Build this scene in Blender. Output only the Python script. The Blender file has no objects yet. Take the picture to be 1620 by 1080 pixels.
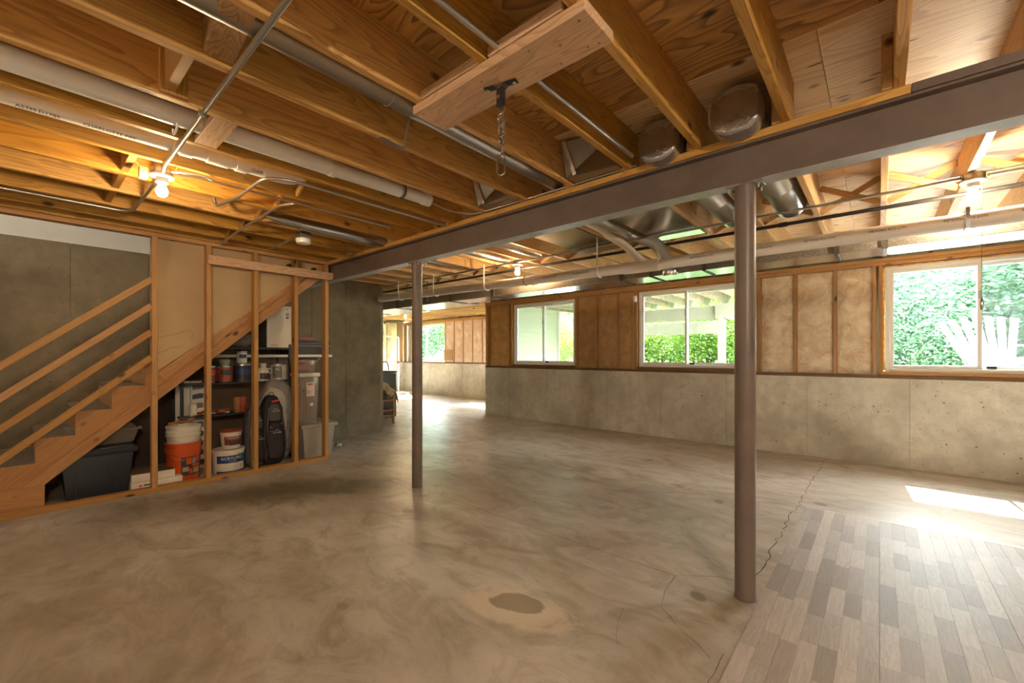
import bpy, bmesh, math, random
from mathutils import Vector, Matrix, noise
random.seed(7)
R = random.Random(11)
scn = bpy.context.scene
COL = scn.collection
PI = math.pi

# ------------------------------------------------------------------ camera
YAW = math.atan(581.0/671.0)
cam_d = bpy.data.cameras.new('camera')
cam = bpy.data.objects.new('camera', cam_d); COL.objects.link(cam)
cam_d.sensor_width = 36.0
cam_d.lens = 671.0/1620.0*36.0
cam_d.shift_y = (561.0-540.0)/1620.0
cam_d.clip_start = 0.05
cam_d.clip_end = 300
cam.location = (0, 0, 1.27)
cam.rotation_euler = (PI/2, 0, YAW)
scn.camera = cam

# ------------------------------------------------------------------ world, sun, exposure
scn.view_settings.view_transform = 'Standard'
scn.view_settings.look = 'None'
scn.view_settings.gamma = 1.0
scn.view_settings.use_curve_mapping = False
scn.view_settings.exposure = 0.9
world = bpy.data.worlds.new('sky'); scn.world = world
world.use_nodes = True
wn = world.node_tree; wn.nodes.clear()
wo = wn.nodes.new('ShaderNodeOutputWorld'); wb = wn.nodes.new('ShaderNodeBackground')
sk = wn.nodes.new('ShaderNodeTexSky'); sk.sky_type = 'HOSEK_WILKIE'; sk.turbidity = 6.0; sk.ground_albedo = 0.3
sk.sun_direction = Vector((-.04, .62, .78)).normalized()
mxw = wn.nodes.new('ShaderNodeMix'); mxw.data_type = 'RGBA'; mxw.inputs[0].default_value = 0.25
mxw.inputs[7].default_value = (1.0, 1.0, 1.0, 1)
wn.links.new(sk.outputs[0], mxw.inputs[6]); wn.links.new(mxw.outputs[2], wb.inputs[0])
wb.inputs[1].default_value = 78.0
wn.links.new(wb.outputs[0], wo.inputs[0])
sun_d = bpy.data.lights.new('sun', 'SUN'); sun_d.energy = 80.0; sun_d.angle = 0.012; sun_d.color = (1, .96, .9)
sun = bpy.data.objects.new('sun', sun_d); COL.objects.link(sun)
sun.rotation_euler = Vector((0.06, -0.80, -1.0)).to_track_quat('-Z', 'Y').to_euler()
sun.location = (0, 12, 10)
BULB_W = 22.0
BULB_COL = (1.0, 0.70, 0.38)
SUNDIR = (0.06, -0.8, -1.0)

# ------------------------------------------------------------------ node helpers
def nm(name):
    m = bpy.data.materials.new(name); m.use_nodes = True
    nt = m.node_tree
    return m, nt, nt.nodes['Principled BSDF']
def N(nt, t, **kw):
    n = nt.nodes.new(t)
    for k, v in kw.items(): setattr(n, k, v)
    return n
def L(nt, a, b): nt.links.new(a, b)
def mathn(nt, op, a, b=None, c=None, clamp=False):
    n = N(nt, 'ShaderNodeMath', operation=op); n.use_clamp = clamp
    for i, v in enumerate((a, b, c)):
        if v is None: continue
        if isinstance(v, (int, float)): n.inputs[i].default_value = v
        else: L(nt, v, n.inputs[i])
    return n.outputs[0]
def mixc(nt, fac, a, b, mode='MIX'):
    n = N(nt, 'ShaderNodeMix', data_type='RGBA', blend_type=mode)
    if isinstance(fac, (int, float)): n.inputs[0].default_value = fac
    else: L(nt, fac, n.inputs[0])
    for i, v in ((6, a), (7, b)):
        if isinstance(v, tuple): n.inputs[i].default_value = (*v[:3], 1)
        else: L(nt, v, n.inputs[i])
    return n.outputs[2]
def ramp(nt, fac, stops, interp='LINEAR'):
    n = N(nt, 'ShaderNodeValToRGB'); n.color_ramp.interpolation = interp
    e = n.color_ramp.elements
    while len(e) < len(stops): e.new(0.5)
    for i, (p, c) in enumerate(stops):
        e[i].position = p
        e[i].color = (c, c, c, 1) if isinstance(c, (int, float)) else (*c[:3], 1)
    L(nt, fac, n.inputs[0]); return n.outputs[0]
def noisen(nt, vec, scale, detail=3, rough=0.55, dist=0.0):
    n = N(nt, 'ShaderNodeTexNoise'); n.inputs['Scale'].default_value = scale
    n.inputs['Detail'].default_value = detail; n.inputs['Roughness'].default_value = rough
    n.inputs['Distortion'].default_value = dist
    if vec is not None: L(nt, vec, n.inputs['Vector'])
    return n.outputs[0]
def objvec(nt, scale=(1, 1, 1), rnd=True):
    tc = N(nt, 'ShaderNodeTexCoord'); mp = N(nt, 'ShaderNodeMapping')
    mp.inputs['Scale'].default_value = scale
    L(nt, tc.outputs['Object'], mp.inputs['Vector'])
    if not rnd: return mp.outputs[0], None
    oi = N(nt, 'ShaderNodeObjectInfo')
    ad = N(nt, 'ShaderNodeVectorMath', operation='ADD')
    cb = N(nt, 'ShaderNodeCombineXYZ')
    r1 = mathn(nt, 'MULTIPLY', oi.outputs['Random'], 37.0)
    r2 = mathn(nt, 'MULTIPLY', oi.outputs['Random'], 91.7)
    L(nt, r1, cb.inputs[0]); L(nt, r2, cb.inputs[1]); L(nt, r1, cb.inputs[2])
    L(nt, mp.outputs[0], ad.inputs[0]); L(nt, cb.outputs[0], ad.inputs[1])
    return ad.outputs[0], oi.outputs['Random']
def bump(nt, bs, h, strength=0.3, dist=0.002):
    b = N(nt, 'ShaderNodeBump'); b.inputs['Strength'].default_value = strength; b.inputs['Distance'].default_value = dist
    L(nt, h, b.inputs['Height']); L(nt, b.outputs[0], bs.inputs['Normal'])

def wood(name, light, dark, line, rings=14.0, sx=0.10, rough=0.55, knots=True, ringmix=0.6, vary=0.25, scale=9.0, dash=False):
    """lumber: grain runs along the object's local X"""
    m, nt, bs = nm(name)
    v, rnd = objvec(nt, (sx, 1, 1))
    n1 = noisen(nt, v, scale, 2, 0.5, 0.4)
    rg = mathn(nt, 'FRACT', mathn(nt, 'MULTIPLY', n1, rings))
    rr = ramp(nt, rg, [(0.0, 0.0), (0.55, 0.35), (0.9, 1.0), (1.0, 0.0)])
    v2, _ = objvec(nt, (sx*0.25, 1, 1))
    fib = noisen(nt, v2, 110, 3, 0.65)
    big = noisen(nt, v, 2.2, 2)
    c = mixc(nt, ramp(nt, big, [(0.3, 0.0), (0.7, 1.0)]), light, dark)
    c = mixc(nt, mathn(nt, 'MULTIPLY', rr, ringmix), c, line)
    c = mixc(nt, mathn(nt, 'MULTIPLY', ramp(nt, fib, [(0.35, 0.0), (0.75, 1.0)]), 0.35), c, line)
    if knots:
        vk, _ = objvec(nt, (1.0, 1.7, 1.7))
        vo = N(nt, 'ShaderNodeTexVoronoi'); vo.inputs['Scale'].default_value = 3.3
        L(nt, vk, vo.inputs['Vector'])
        k = ramp(nt, vo.outputs['Distance'], [(0.04, 1.0), (0.085, 0.7), (0.14, 0.0)])
        if dash:
            vd, _ = objvec(nt, (1.6, 8, 8)); vq = N(nt, 'ShaderNodeTexVoronoi'); vq.inputs['Scale'].default_value = 2.2; L(nt, vd, vq.inputs['Vector'])
            k = mathn(nt, 'MAXIMUM', k, ramp(nt, vq.outputs['Distance'], [(0.10, .9), (0.17, 0.0)]))
        c = mixc(nt, k, c, tuple(x*0.22 for x in line))
    hv = N(nt, 'ShaderNodeHueSaturation')
    L(nt, c, hv.inputs['Color'])
    L(nt, mathn(nt, 'MULTIPLY_ADD', rnd, vary, 1.0-vary/2), hv.inputs['Value'])
    L(nt, mathn(nt, 'MULTIPLY_ADD', rnd, -0.12, 1.04), hv.inputs['Saturation'])
    L(nt, hv.outputs[0], bs.inputs['Base Color'])
    bs.inputs['Roughness'].default_value = rough
    bump(nt, bs, fib, 0.25, 0.0012)
    return m

def plain(name, col, rough=0.5, metal=0.0, nscale=8.0, var=0.12, bumps=0.0, spec=None, stretch=(1, 1, 1), alpha=None):
    m, nt, bs = nm(name)
    v, rnd = objvec(nt, stretch)
    n = noisen(nt, v, nscale, 4, 0.6)
    c = mixc(nt, ramp(nt, n, [(0.3, 0.0), (0.7, 1.0)]), tuple(x*(1-var) for x in col), tuple(min(1, x*(1+var)) for x in col))
    L(nt, c, bs.inputs['Base Color'])
    bs.inputs['Roughness'].default_value = rough
    bs.inputs['Metallic'].default_value = metal
    if spec is not None: bs.inputs['Specular IOR Level'].default_value = spec
    if bumps: bump(nt, bs, noisen(nt, v, nscale*5, 4), bumps, 0.003)
    return m

def metal(name, col, rough=0.3, spangle=0.25, bumps=0.05):
    m, nt, bs = nm(name)
    v, rnd = objvec(nt)
    vo = N(nt, 'ShaderNodeTexVoronoi'); vo.inputs['Scale'].default_value = 90; L(nt, v, vo.inputs['Vector'])
    g = N(nt, 'ShaderNodeRGBToBW'); L(nt, vo.outputs['Color'], g.inputs[0])
    big = noisen(nt, v, 3.0, 3)
    f = mathn(nt, 'ADD', mathn(nt, 'MULTIPLY', g.outputs[0], spangle), mathn(nt, 'MULTIPLY', big, 0.7))
    c = mixc(nt, f, tuple(x*0.78 for x in col), col)
    L(nt, c, bs.inputs['Base Color']); bs.inputs['Metallic'].default_value = 1.0
    L(nt, mathn(nt, 'MULTIPLY_ADD', g.outputs[0], 0.04, rough-0.02), bs.inputs['Roughness'])
    bump(nt, bs, big, bumps, 0.01)
    return m

def concrete(name, a, b, pits=True, rough=0.75, seamy=1.0, dark=(0.12, 0.10, 0.07)):
    m, nt, bs = nm(name)
    tc = N(nt, 'ShaderNodeTexCoord'); geo = N(nt, 'ShaderNodeNewGeometry')
    v = geo.outputs['Position']
    n1 = noisen(nt, v, 1.3, 5, 0.62, 0.3)
    n2 = noisen(nt, v, 9, 5, 0.65)
    mp = N(nt, 'ShaderNodeMapping'); mp.inputs['Scale'].default_value = (3, 3, 0.35); L(nt, v, mp.inputs[0])
    n3 = noisen(nt, mp.outputs[0], 1.6, 4, 0.6)
    c = mixc(nt, ramp(nt, n1, [(0.32, 0.0), (0.68, 1.0)]), a, b)
    c = mixc(nt, mathn(nt, 'MULTIPLY', ramp(nt, n2, [(0.4, 0.0), (0.75, 1.0)]), 0.35), c, tuple(x*0.55 for x in a))
    c = mixc(nt, mathn(nt, 'MULTIPLY', ramp(nt, n3, [(0.45, 0.0), (0.75, 1.0)]), 0.4), c, tuple(x*0.6 for x in b))
    h = n2
    if pits:
        wv = N(nt, 'ShaderNodeTexNoise'); wv.inputs['Scale'].default_value = 22; wv.inputs['Detail'].default_value = 3; L(nt, v, wv.inputs['Vector'])
        wa = N(nt, 'ShaderNodeVectorMath', operation='MULTIPLY_ADD'); L(nt, wv.outputs['Color'], wa.inputs[0]); wa.inputs[1].default_value = (.06, .06, .045); L(nt, v, wa.inputs[2])
        vo = N(nt, 'ShaderNodeTexVoronoi'); vo.inputs['Scale'].default_value = 15
        L(nt, wa.outputs[0], vo.inputs['Vector'])
        rs = N(nt, 'ShaderNodeRGBToBW'); L(nt, vo.outputs['Color'], rs.inputs[0])
        pk = noisen(nt, v, 3.0, 2)
        p = ramp(nt, mathn(nt, 'ADD', vo.outputs['Distance'], mathn(nt, 'MULTIPLY', rs.outputs[0], .22)), [(0.19, 1.0), (0.25, 0.0)])
        p = mathn(nt, 'MULTIPLY', p, ramp(nt, pk, [(0.40, 0.0), (0.52, 1.0)]))
        vo2 = N(nt, 'ShaderNodeTexVoronoi'); vo2.inputs['Scale'].default_value = 60
        L(nt, v, vo2.inputs['Vector'])
        p2 = mathn(nt, 'MULTIPLY', ramp(nt, vo2.outputs['Distance'], [(0.10, 0.8), (0.2, 0.0)]), ramp(nt, n1, [(0.45, 0.0), (0.6, 1.0)]))
        p = mathn(nt, 'MAXIMUM', p, p2)
        c = mixc(nt, mathn(nt, 'MULTIPLY', p, 0.8), c, dark)
        h = mathn(nt, 'SUBTRACT', mathn(nt, 'MULTIPLY', n2, 0.4), p)
    L(nt, c, bs.inputs['Base Color']); bs.inputs['Roughness'].default_value = rough
    bump(nt, bs, h, 0.35, 0.004)
    return m

def emit(name, col, s):
    m = bpy.data.materials.new(name); m.use_nodes = True; nt = m.node_tree; nt.nodes.clear()
    o = N(nt, 'ShaderNodeOutputMaterial'); e = N(nt, 'ShaderNodeEmission')
    e.inputs[0].default_value = (*col, 1); e.inputs[1].default_value = s; L(nt, e.outputs[0], o.inputs[0])
    return m

def glassy(name, tint=(1, 1, 1), rough=0.02, haze=0.0, hazecol=(1, 1, 1), fres=1.45, wrinkle=0.0):
    """thin clear sheet: transparent with a Fresnel coat (and some diffuse haze)"""
    m = bpy.data.materials.new(name); m.use_nodes = True; nt = m.node_tree; nt.nodes.clear()
    o = N(nt, 'ShaderNodeOutputMaterial'); t = N(nt, 'ShaderNodeBsdfTransparent'); t.inputs[0].default_value = (*tint, 1)
    g = N(nt, 'ShaderNodeBsdfGlossy'); g.inputs['Roughness'].default_value = rough
    f = N(nt, 'ShaderNodeLayerWeight'); f.inputs['Blend'].default_value = 0.5
    r0 = ((fres-1)/(fres+1))**2
    fa = mathn(nt, 'MULTIPLY_ADD', mathn(nt, 'POWER', f.outputs['Facing'], 5.0), 1-r0, r0)
    s = N(nt, 'ShaderNodeMixShader'); L(nt, fa, s.inputs[0]); L(nt, t.outputs[0], s.inputs[1]); L(nt, g.outputs[0], s.inputs[2])
    if wrinkle:
        v, _ = objvec(nt)
        b = N(nt, 'ShaderNodeBump'); b.inputs['Strength'].default_value = wrinkle; b.inputs['Distance'].default_value = 0.03
        L(nt, noisen(nt, v, 6, 4, 0.6, 1.0), b.inputs['Height'])
        L(nt, b.outputs[0], g.inputs['Normal']); L(nt, b.outputs[0], f.inputs['Normal'])
    out = s.outputs[0]
    if haze:
        d = N(nt, 'ShaderNodeBsdfDiffuse'); d.inputs[0].default_value = (*hazecol, 1)
        s2 = N(nt, 'ShaderNodeMixShader'); s2.inputs[0].default_value = haze
        L(nt, out, s2.inputs[1]); L(nt, d.outputs[0], s2.inputs[2]); out = s2.outputs[0]
    L(nt, out, o.inputs[0])
    return m

# ------------------------------------------------------------------ materials
M = {}
M['joist'] = wood('joist_pine', (0.78, 0.45, 0.11), (0.60, 0.31, 0.06), (0.28, 0.12, 0.022), rings=15, sx=0.09, ringmix=0.62, vary=0.35)
M['joist_n'] = wood('joist_pale', (0.76, 0.50, 0.23), (0.66, 0.40, 0.16), (0.42, 0.21, 0.07), rings=14, sx=0.09, ringmix=0.55, vary=0.25)
M['stud'] = wood('stud_pine', (0.54, 0.285, 0.08), (0.44, 0.215, 0.055), (0.26, 0.105, 0.025), rings=10, sx=0.08, ringmix=0.35)
M['block'] = wood('block_fir', (0.80, 0.55, 0.34), (0.74, 0.46, 0.27), (0.46, 0.24, 0.11), rings=16, sx=0.14, ringmix=0.65, knots=False)
M['blockdark'] = wood('block_brown', (0.60, 0.36, 0.16), (0.50, 0.27, 0.10), (0.20, 0.09, 0.03), rings=16, sx=0.3, ringmix=0.7, knots=False)
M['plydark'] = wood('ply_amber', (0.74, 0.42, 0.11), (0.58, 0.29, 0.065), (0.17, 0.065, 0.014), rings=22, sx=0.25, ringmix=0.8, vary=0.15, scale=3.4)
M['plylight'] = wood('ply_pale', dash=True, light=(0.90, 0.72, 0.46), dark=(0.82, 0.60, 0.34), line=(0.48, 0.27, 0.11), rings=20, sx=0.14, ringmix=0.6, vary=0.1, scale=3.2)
M['treated'] = wood('treated_sill', (0.22, 0.12, 0.05), (0.15, 0.08, 0.03), (0.08, 0.04, 0.015), rings=8)
M['stair'] = wood('stair_pine', (0.50, 0.25, 0.075), (0.40, 0.18, 0.048), (0.24, 0.09, 0.022), rings=12, sx=0.09, ringmix=0.5)
M['tread'] = wood('tread_worn', (0.20, 0.14, 0.085), (0.13, 0.09, 0.055), (0.07, 0.045, 0.02), rings=12, knots=False)
M['deckw'] = wood('deck_weathered', (0.30, 0.25, 0.19), (0.20, 0.165, 0.11), (0.10, 0.08, 0.05), rings=12, ringmix=0.5)
M['deckdrip'] = wood('deck_stained', (0.34, 0.30, 0.22), (0.20, 0.165, 0.11), (0.08, 0.055, 0.035), rings=5, sx=6.0, scale=3, ringmix=0.7)
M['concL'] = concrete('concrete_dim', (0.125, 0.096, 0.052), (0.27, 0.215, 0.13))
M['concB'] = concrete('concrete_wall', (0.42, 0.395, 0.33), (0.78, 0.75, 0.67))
M['steel'] = plain('primer_steel', (0.145, 0.105, 0.085), 0.42, 0.0, 6, 0.15, 0.1)
M['steelgrey'] = plain('primer_grey', (0.165, 0.125, 0.105), 0.40, 0.0, 6, 0.12, 0.05)
M['galv'] = metal('galvanised', (0.62, 0.62, 0.60), 0.30)
M['galvdk'] = metal('galvanised_dull', (0.42, 0.40, 0.37), 0.38)
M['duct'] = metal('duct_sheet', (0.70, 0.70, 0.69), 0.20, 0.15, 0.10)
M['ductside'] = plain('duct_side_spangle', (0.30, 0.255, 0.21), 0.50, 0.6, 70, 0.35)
M['cleat'] = plain('cleat_dark', (0.10, 0.08, 0.06), 0.5, 0.3, 30, 0.3)
M['emt'] = plain('conduit_steel', (0.50, 0.48, 0.44), 0.30, 0.9, 4, 0.06)
M['chrome'] = metal('zinc_chain', (0.8, 0.78, 0.75), 0.15, 0.05)
M['blackpipe'] = plain('black_iron', (0.035, 0.03, 0.027), 0.35, 0.3, 10, 0.3)
M['black'] = plain('black_paint', (0.015, 0.014, 0.014), 0.45, 0.0, 10, 0.2)
M['blackcloth'] = plain('black_nylon', (0.012, 0.011, 0.012), 0.65, 0.0, 60, 0.4, 0.4)
M['greycloth'] = plain('grey_nylon', (0.075, 0.07, 0.068), 0.7, 0.0, 60, 0.3, 0.4)
M['pvc'] = plain('pvc_white', (0.86, 0.85, 0.84), 0.30, 0.0, 3, 0.04)
M['pvcdirty'] = plain('pvc_cream', (0.82, 0.74, 0.65), 0.32, 0.0, 2, 0.06)
M['vinyl'] = plain('vinyl_frame', (0.82, 0.82, 0.80), 0.35, 0.0, 3, 0.03)
M['white'] = plain('white_paint', (0.80, 0.78, 0.73), 0.6, 0.0, 2, 0.03)
M['porc'] = plain('porcelain', (0.85, 0.82, 0.75), 0.25, 0.0, 2, 0.02)
M['drywall'] = plain('paper_board', (0.46, 0.32, 0.175), 0.8, 0.0, 2.5, 0.08)
M['navy'] = plain('navy_plastic', (0.022, 0.026, 0.036), 0.42, 0.0, 4, 0.1)
M['tote'] = plain('grey_plastic', (0.16, 0.14, 0.11), 0.38, 0.0, 4, 0.1)
M['beige'] = plain('beige_plastic', (0.34, 0.29, 0.23), 0.5, 0.0, 4, 0.05)
M['orange'] = plain('orange_plastic', (0.62, 0.09, 0.015), 0.35, 0.0, 4, 0.06)
M['whitepl'] = plain('white_plastic', (0.72, 0.66, 0.56), 0.4, 0.0, 4, 0.05)
M['blueband'] = plain('blue_label', (0.02, 0.05, 0.19), 0.4, 0.0, 4, 0.05)
M['redlid'] = plain('red_lid', (0.42, 0.07, 0.03), 0.4, 0.0, 4, 0.08)
M['darklabel'] = plain('dark_label', (0.06, 0.035, 0.03), 0.4, 0.0, 20, 0.3)
M['maroon'] = plain('maroon_label', (0.22, 0.05, 0.03), 0.4, 0.0, 20, 0.2)
M['redlab'] = plain('red_print', (0.62, 0.05, 0.03), 0.5, 0.0, 4, 0.05)
M['greenlab'] = plain('green_print', (0.06, 0.38, 0.12), 0.5, 0.0, 4, 0.05)
M['paper'] = plain('white_card', (0.72, 0.64, 0.54), 0.7, 0.0, 3, 0.04)
M['card'] = plain('cardboard', (0.42, 0.27, 0.13), 0.8, 0.0, 3, 0.08)
M['ink'] = plain('ink', (0.03, 0.025, 0.02), 0.6, 0.0, 3, 0.02)
M['whiteprint'] = plain('white_print', (0.8, 0.78, 0.72), 0.6, 0.0, 3, 0.02)
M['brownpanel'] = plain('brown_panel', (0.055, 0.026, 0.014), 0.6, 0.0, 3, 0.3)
M['tan'] = plain('tan_back', (0.16, 0.10, 0.055), 0.8, 0.0, 2, 0.2)
M['cloth'] = plain('cream_cloth', (0.62, 0.50, 0.36), 0.9, 0.0, 20, 0.08, 0.3)
M['chairwood'] = wood('chair_wood', (0.46, 0.20, 0.05), (0.36, 0.15, 0.035), (0.2, 0.07, 0.015), knots=False)
M['washer'] = plain('graphite_enamel', (0.075, 0.072, 0.065), 0.35, 0.0, 3, 0.05)
M['yellowpl'] = plain('transformer_yellow', (0.62, 0.52, 0.22), 0.5, 0.0, 3, 0.1)
M['foam'] = plain('spray_foam', (0.70, 0.42, 0.14), 0.8, 0.0, 30, 0.3, 0.8)
M['siding'] = plain('vinyl_siding', (0.27, 0.29, 0.20), 0.5, 0.0, 3, 0.04)
M['deckwhite'] = plain('deck_trim_white', (0.34, 0.31, 0.28), 0.6, 0.0, 4, 0.05)
M['grass'] = plain('lawn', (0.10, 0.16, 0.05), 0.9, 0.0, 2.5, 0.4, 0.5)
M['patio_slab'] = plain('pale_paving', (0.50, 0.48, 0.45), 0.8, 0.0, 3, 0.08)
M['bark'] = plain('bark', (0.12, 0.09, 0.07), 0.9, 0.0, 12, 0.35, 0.8)
M['patio'] = plain('white_resin', (0.55, 0.55, 0.54), 0.45, 0.0, 4, 0.03)
M['bulb'] = emit('bulb_glow', (1.0, 0.80, 0.52), 16.0)
M['glass'] = glassy('window_glass', (0.96, 0.985, 0.97), 0.0)
M['screen'] = glassy('insect_screen', (0.82, 0.84, 0.84), 0.3, haze=0.36, hazecol=(0.20, 0.22, 0.23), fres=1.05)
M['poly'] = glassy('poly_film', (0.97, 0.96, 0.94), 0.12, haze=0.05, hazecol=(0.9, 0.85, 0.75), wrinkle=0.9)
M['clearpl'] = glassy('clear_tub', (0.93, 0.90, 0.86), 0.12, haze=0.28, hazecol=(0.62, 0.55, 0.47))
M['bag'] = glassy('clear_bag', (0.85, 0.82, 0.80), 0.15, haze=0.30, hazecol=(0.55, 0.50, 0.46), wrinkle=1.0)
def shrink(name, col):
    m, nt, bs = nm(name)
    v, _ = objvec(nt); n = noisen(nt, v, 9, 4, 0.6, 1.5)
    bs.inputs['Base Color'].default_value = (*col, 1); bs.inputs['Metallic'].default_value = 0.8
    bs.inputs['Roughness'].default_value = 0.13
    bump(nt, bs, n, 0.5, 0.015); return m
M['shrink'] = shrink('shrink_film', (0.50, 0.48, 0.48))
M['foil'] = shrink('foil_tape', (0.85, 0.85, 0.85))
def leafm(name, a, b):
    m = bpy.data.materials.new(name); m.use_nodes = True; nt = m.node_tree; nt.nodes.clear()
    o = N(nt, 'ShaderNodeOutputMaterial'); geo = N(nt, 'ShaderNodeNewGeometry')
    n = noisen(nt, geo.outputs['Position'], 5.0, 3)
    c = mixc(nt, ramp(nt, n, [(0.3, 0.0), (0.7, 1.0)]), a, b)
    d = N(nt, 'ShaderNodeBsdfDiffuse'); t = N(nt, 'ShaderNodeBsdfTranslucent'); g = N(nt, 'ShaderNodeBsdfGlossy')
    g.inputs['Roughness'].default_value = 0.4; g.inputs[0].default_value = (0.6, 0.7, 0.7, 1)
    L(nt, c, d.inputs[0]); L(nt, c, t.inputs[0])
    s = N(nt, 'ShaderNodeMixShader'); s.inputs[0].default_value = 0.45; L(nt, d.outputs[0], s.inputs[1]); L(nt, t.outputs[0], s.inputs[2])
    s2 = N(nt, 'ShaderNodeMixShader'); s2.inputs[0].default_value = 0.08; L(nt, s.outputs[0], s2.inputs[1]); L(nt, g.outputs[0], s2.inputs[2])
    L(nt, s2.outputs[0], o.inputs[0]); return m
M['leafA'] = leafm('leaf_blue_green', (0.06, 0.17, 0.10), (0.23, 0.38, 0.20))
M['leafB'] = leafm('leaf_lime', (0.09, 0.20, 0.02), (0.26, 0.40, 0.05))
def batt(name, a, b):
    m, nt, bs = nm(name)
    v, _ = objvec(nt)
    n = noisen(nt, v, 6, 6, 0.7, 0.8); n2 = noisen(nt, v, 40, 4, 0.7)
    c = mixc(nt, ramp(nt, n, [(0.36, 0.0), (0.64, 1.0)]), a, b)
    c = mixc(nt, mathn(nt, 'MULTIPLY', ramp(nt, n2, [(0.4, 0.0), (0.7, 1.0)]), 0.3), c, tuple(min(1, x*1.5) for x in b))
    L(nt, c, bs.inputs['Base Color']); bs.inputs['Roughness'].default_value = 0.85
    bump(nt, bs, n, 0.8, 0.02); return m
M['batt'] = batt('fibreglass_tan', (0.66, 0.44, 0.24), (0.97, 0.88, 0.70))
M['battdk'] = batt('fibreglass_brown', (0.40, 0.21, 0.065), (0.56, 0.34, 0.14))
M['battpink'] = batt('fibreglass_pink', (0.62, 0.44, 0.33), (0.74, 0.60, 0.50))
M['battfoil'] = batt('fibreglass_yellow', (0.62, 0.48, 0.25), (0.85, 0.78, 0.62))

def floor_material():
    m, nt, bs = nm('slab_concrete')
    geo = N(nt, 'ShaderNodeNewGeometry'); v = geo.outputs['Position']
    mp = N(nt, 'ShaderNodeMapping'); mp.inputs['Scale'].default_value = (0.75, 1.25, 1); mp.inputs['Rotation'].default_value = (0, 0, 0.5); L(nt, v, mp.inputs[0])
    n1 = noisen(nt, mp.outputs[0], 0.9, 6, 0.62, 0.9)
    n2 = noisen(nt, mp.outputs[0], 3.5, 7, 0.68, 1.2)
    n3 = noisen(nt, v, 26, 4, 0.65)
    c = mixc(nt, ramp(nt, n1, [(0.34, 0.0), (0.66, 1.0)]), (0.33, 0.27, 0.21), (0.56, 0.51, 0.45))
    c = mixc(nt, mathn(nt, 'MULTIPLY', ramp(nt, n2, [(0.45, 0.0), (0.60, 0.6), (0.70, 1.0)]), 0.7), c, (0.22, 0.17, 0.115))
    c = mixc(nt, mathn(nt, 'MULTIPLY', ramp(nt, n2, [(0.24, 1.0), (0.42, 0.0)]), 0.5), c, (0.62, 0.52, 0.40))
    c = mixc(nt, mathn(nt, 'MULTIPLY', ramp(nt, n3, [(0.55, 0.0), (0.8, 1.0)]), 0.25), c, (0.2, 0.15, 0.10))
    # stains with a place of their own
    sp = N(nt, 'ShaderNodeSeparateXYZ'); L(nt, v, sp.inputs[0])
    def blob(x, y, rx, ry, rot, soft, wob, col, k, core=0.0):
        nonlocal c
        dx = mathn(nt, 'SUBTRACT', sp.outputs[0], x); dy = mathn(nt, 'SUBTRACT', sp.outputs[1], y)
        ca, sa = math.cos(rot), math.sin(rot)
        u = mathn(nt, 'DIVIDE', mathn(nt, 'ADD', mathn(nt, 'MULTIPLY', dx, ca), mathn(nt, 'MULTIPLY', dy, sa)), rx)
        w = mathn(nt, 'DIVIDE', mathn(nt, 'SUBTRACT', mathn(nt, 'MULTIPLY', dy, ca), mathn(nt, 'MULTIPLY', dx, sa)), ry)
        d = mathn(nt, 'SQRT', mathn(nt, 'ADD', mathn(nt, 'MULTIPLY', u, u), mathn(nt, 'MULTIPLY', w, w)))
        d = mathn(nt, 'ADD', d, mathn(nt, 'MULTIPLY', mathn(nt, 'SUBTRACT', n2, 0.5), wob))
        f = ramp(nt, d, [(max(0, 1-soft), 1.0), (1.0, 0.0)])
        c = mixc(nt, mathn(nt, 'MULTIPLY', f, k), c, col)
    # damp dark patch in front of the storage wall
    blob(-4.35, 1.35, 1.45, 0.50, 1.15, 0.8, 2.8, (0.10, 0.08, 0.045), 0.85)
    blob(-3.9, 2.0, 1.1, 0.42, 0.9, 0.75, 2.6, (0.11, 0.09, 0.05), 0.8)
    # patch repair
    blob(-1.37, 1.62, 0.34, 0.17, 0.2, 0.25, 2.0, (0.60, 0.50, 0.38), 0.75)
    blob(-1.40, 1.66, 0.15, 0.085, 0.35, 0.12, 1.4, (0.23, 0.18, 0.13), 0.9)
    blob(-2.05, 1.06, 0.045, 0.03, 0, 0.2, 0.6, (0.30, 0.22, 0.15), 0.8)
    for (x, y) in ((-1.95, 5.1), (-2.1, 4.95), (-1.45, 4.15), (-1.05, 3.95), (-.72, 2.33), (-0.38, 4.45), (-2.9, 2.05)):
        blob(x, y, 0.06, 0.045, x, 0.25, 0.9, (0.16, 0.13, 0.10), 0.75)
    blob(-1.6, 4.4, 1.0, 0.5, 0.3, 0.8, 2.5, (0.62, 0.56, 0.46), 0.5)
    L(nt, c, bs.inputs['Base Color'])
    L(nt, mathn(nt, 'MULTIPLY_ADD', n2, 0.30, 0.20), bs.inputs['Roughness'])
    bs.inputs['Specular IOR Level'].default_value = 0.38
    bump(nt, bs, mathn(nt, 'ADD', n2, mathn(nt, 'MULTIPLY', n3, 0.4)), 0.12, 0.006)
    return m
M['floor'] = floor_material()
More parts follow.
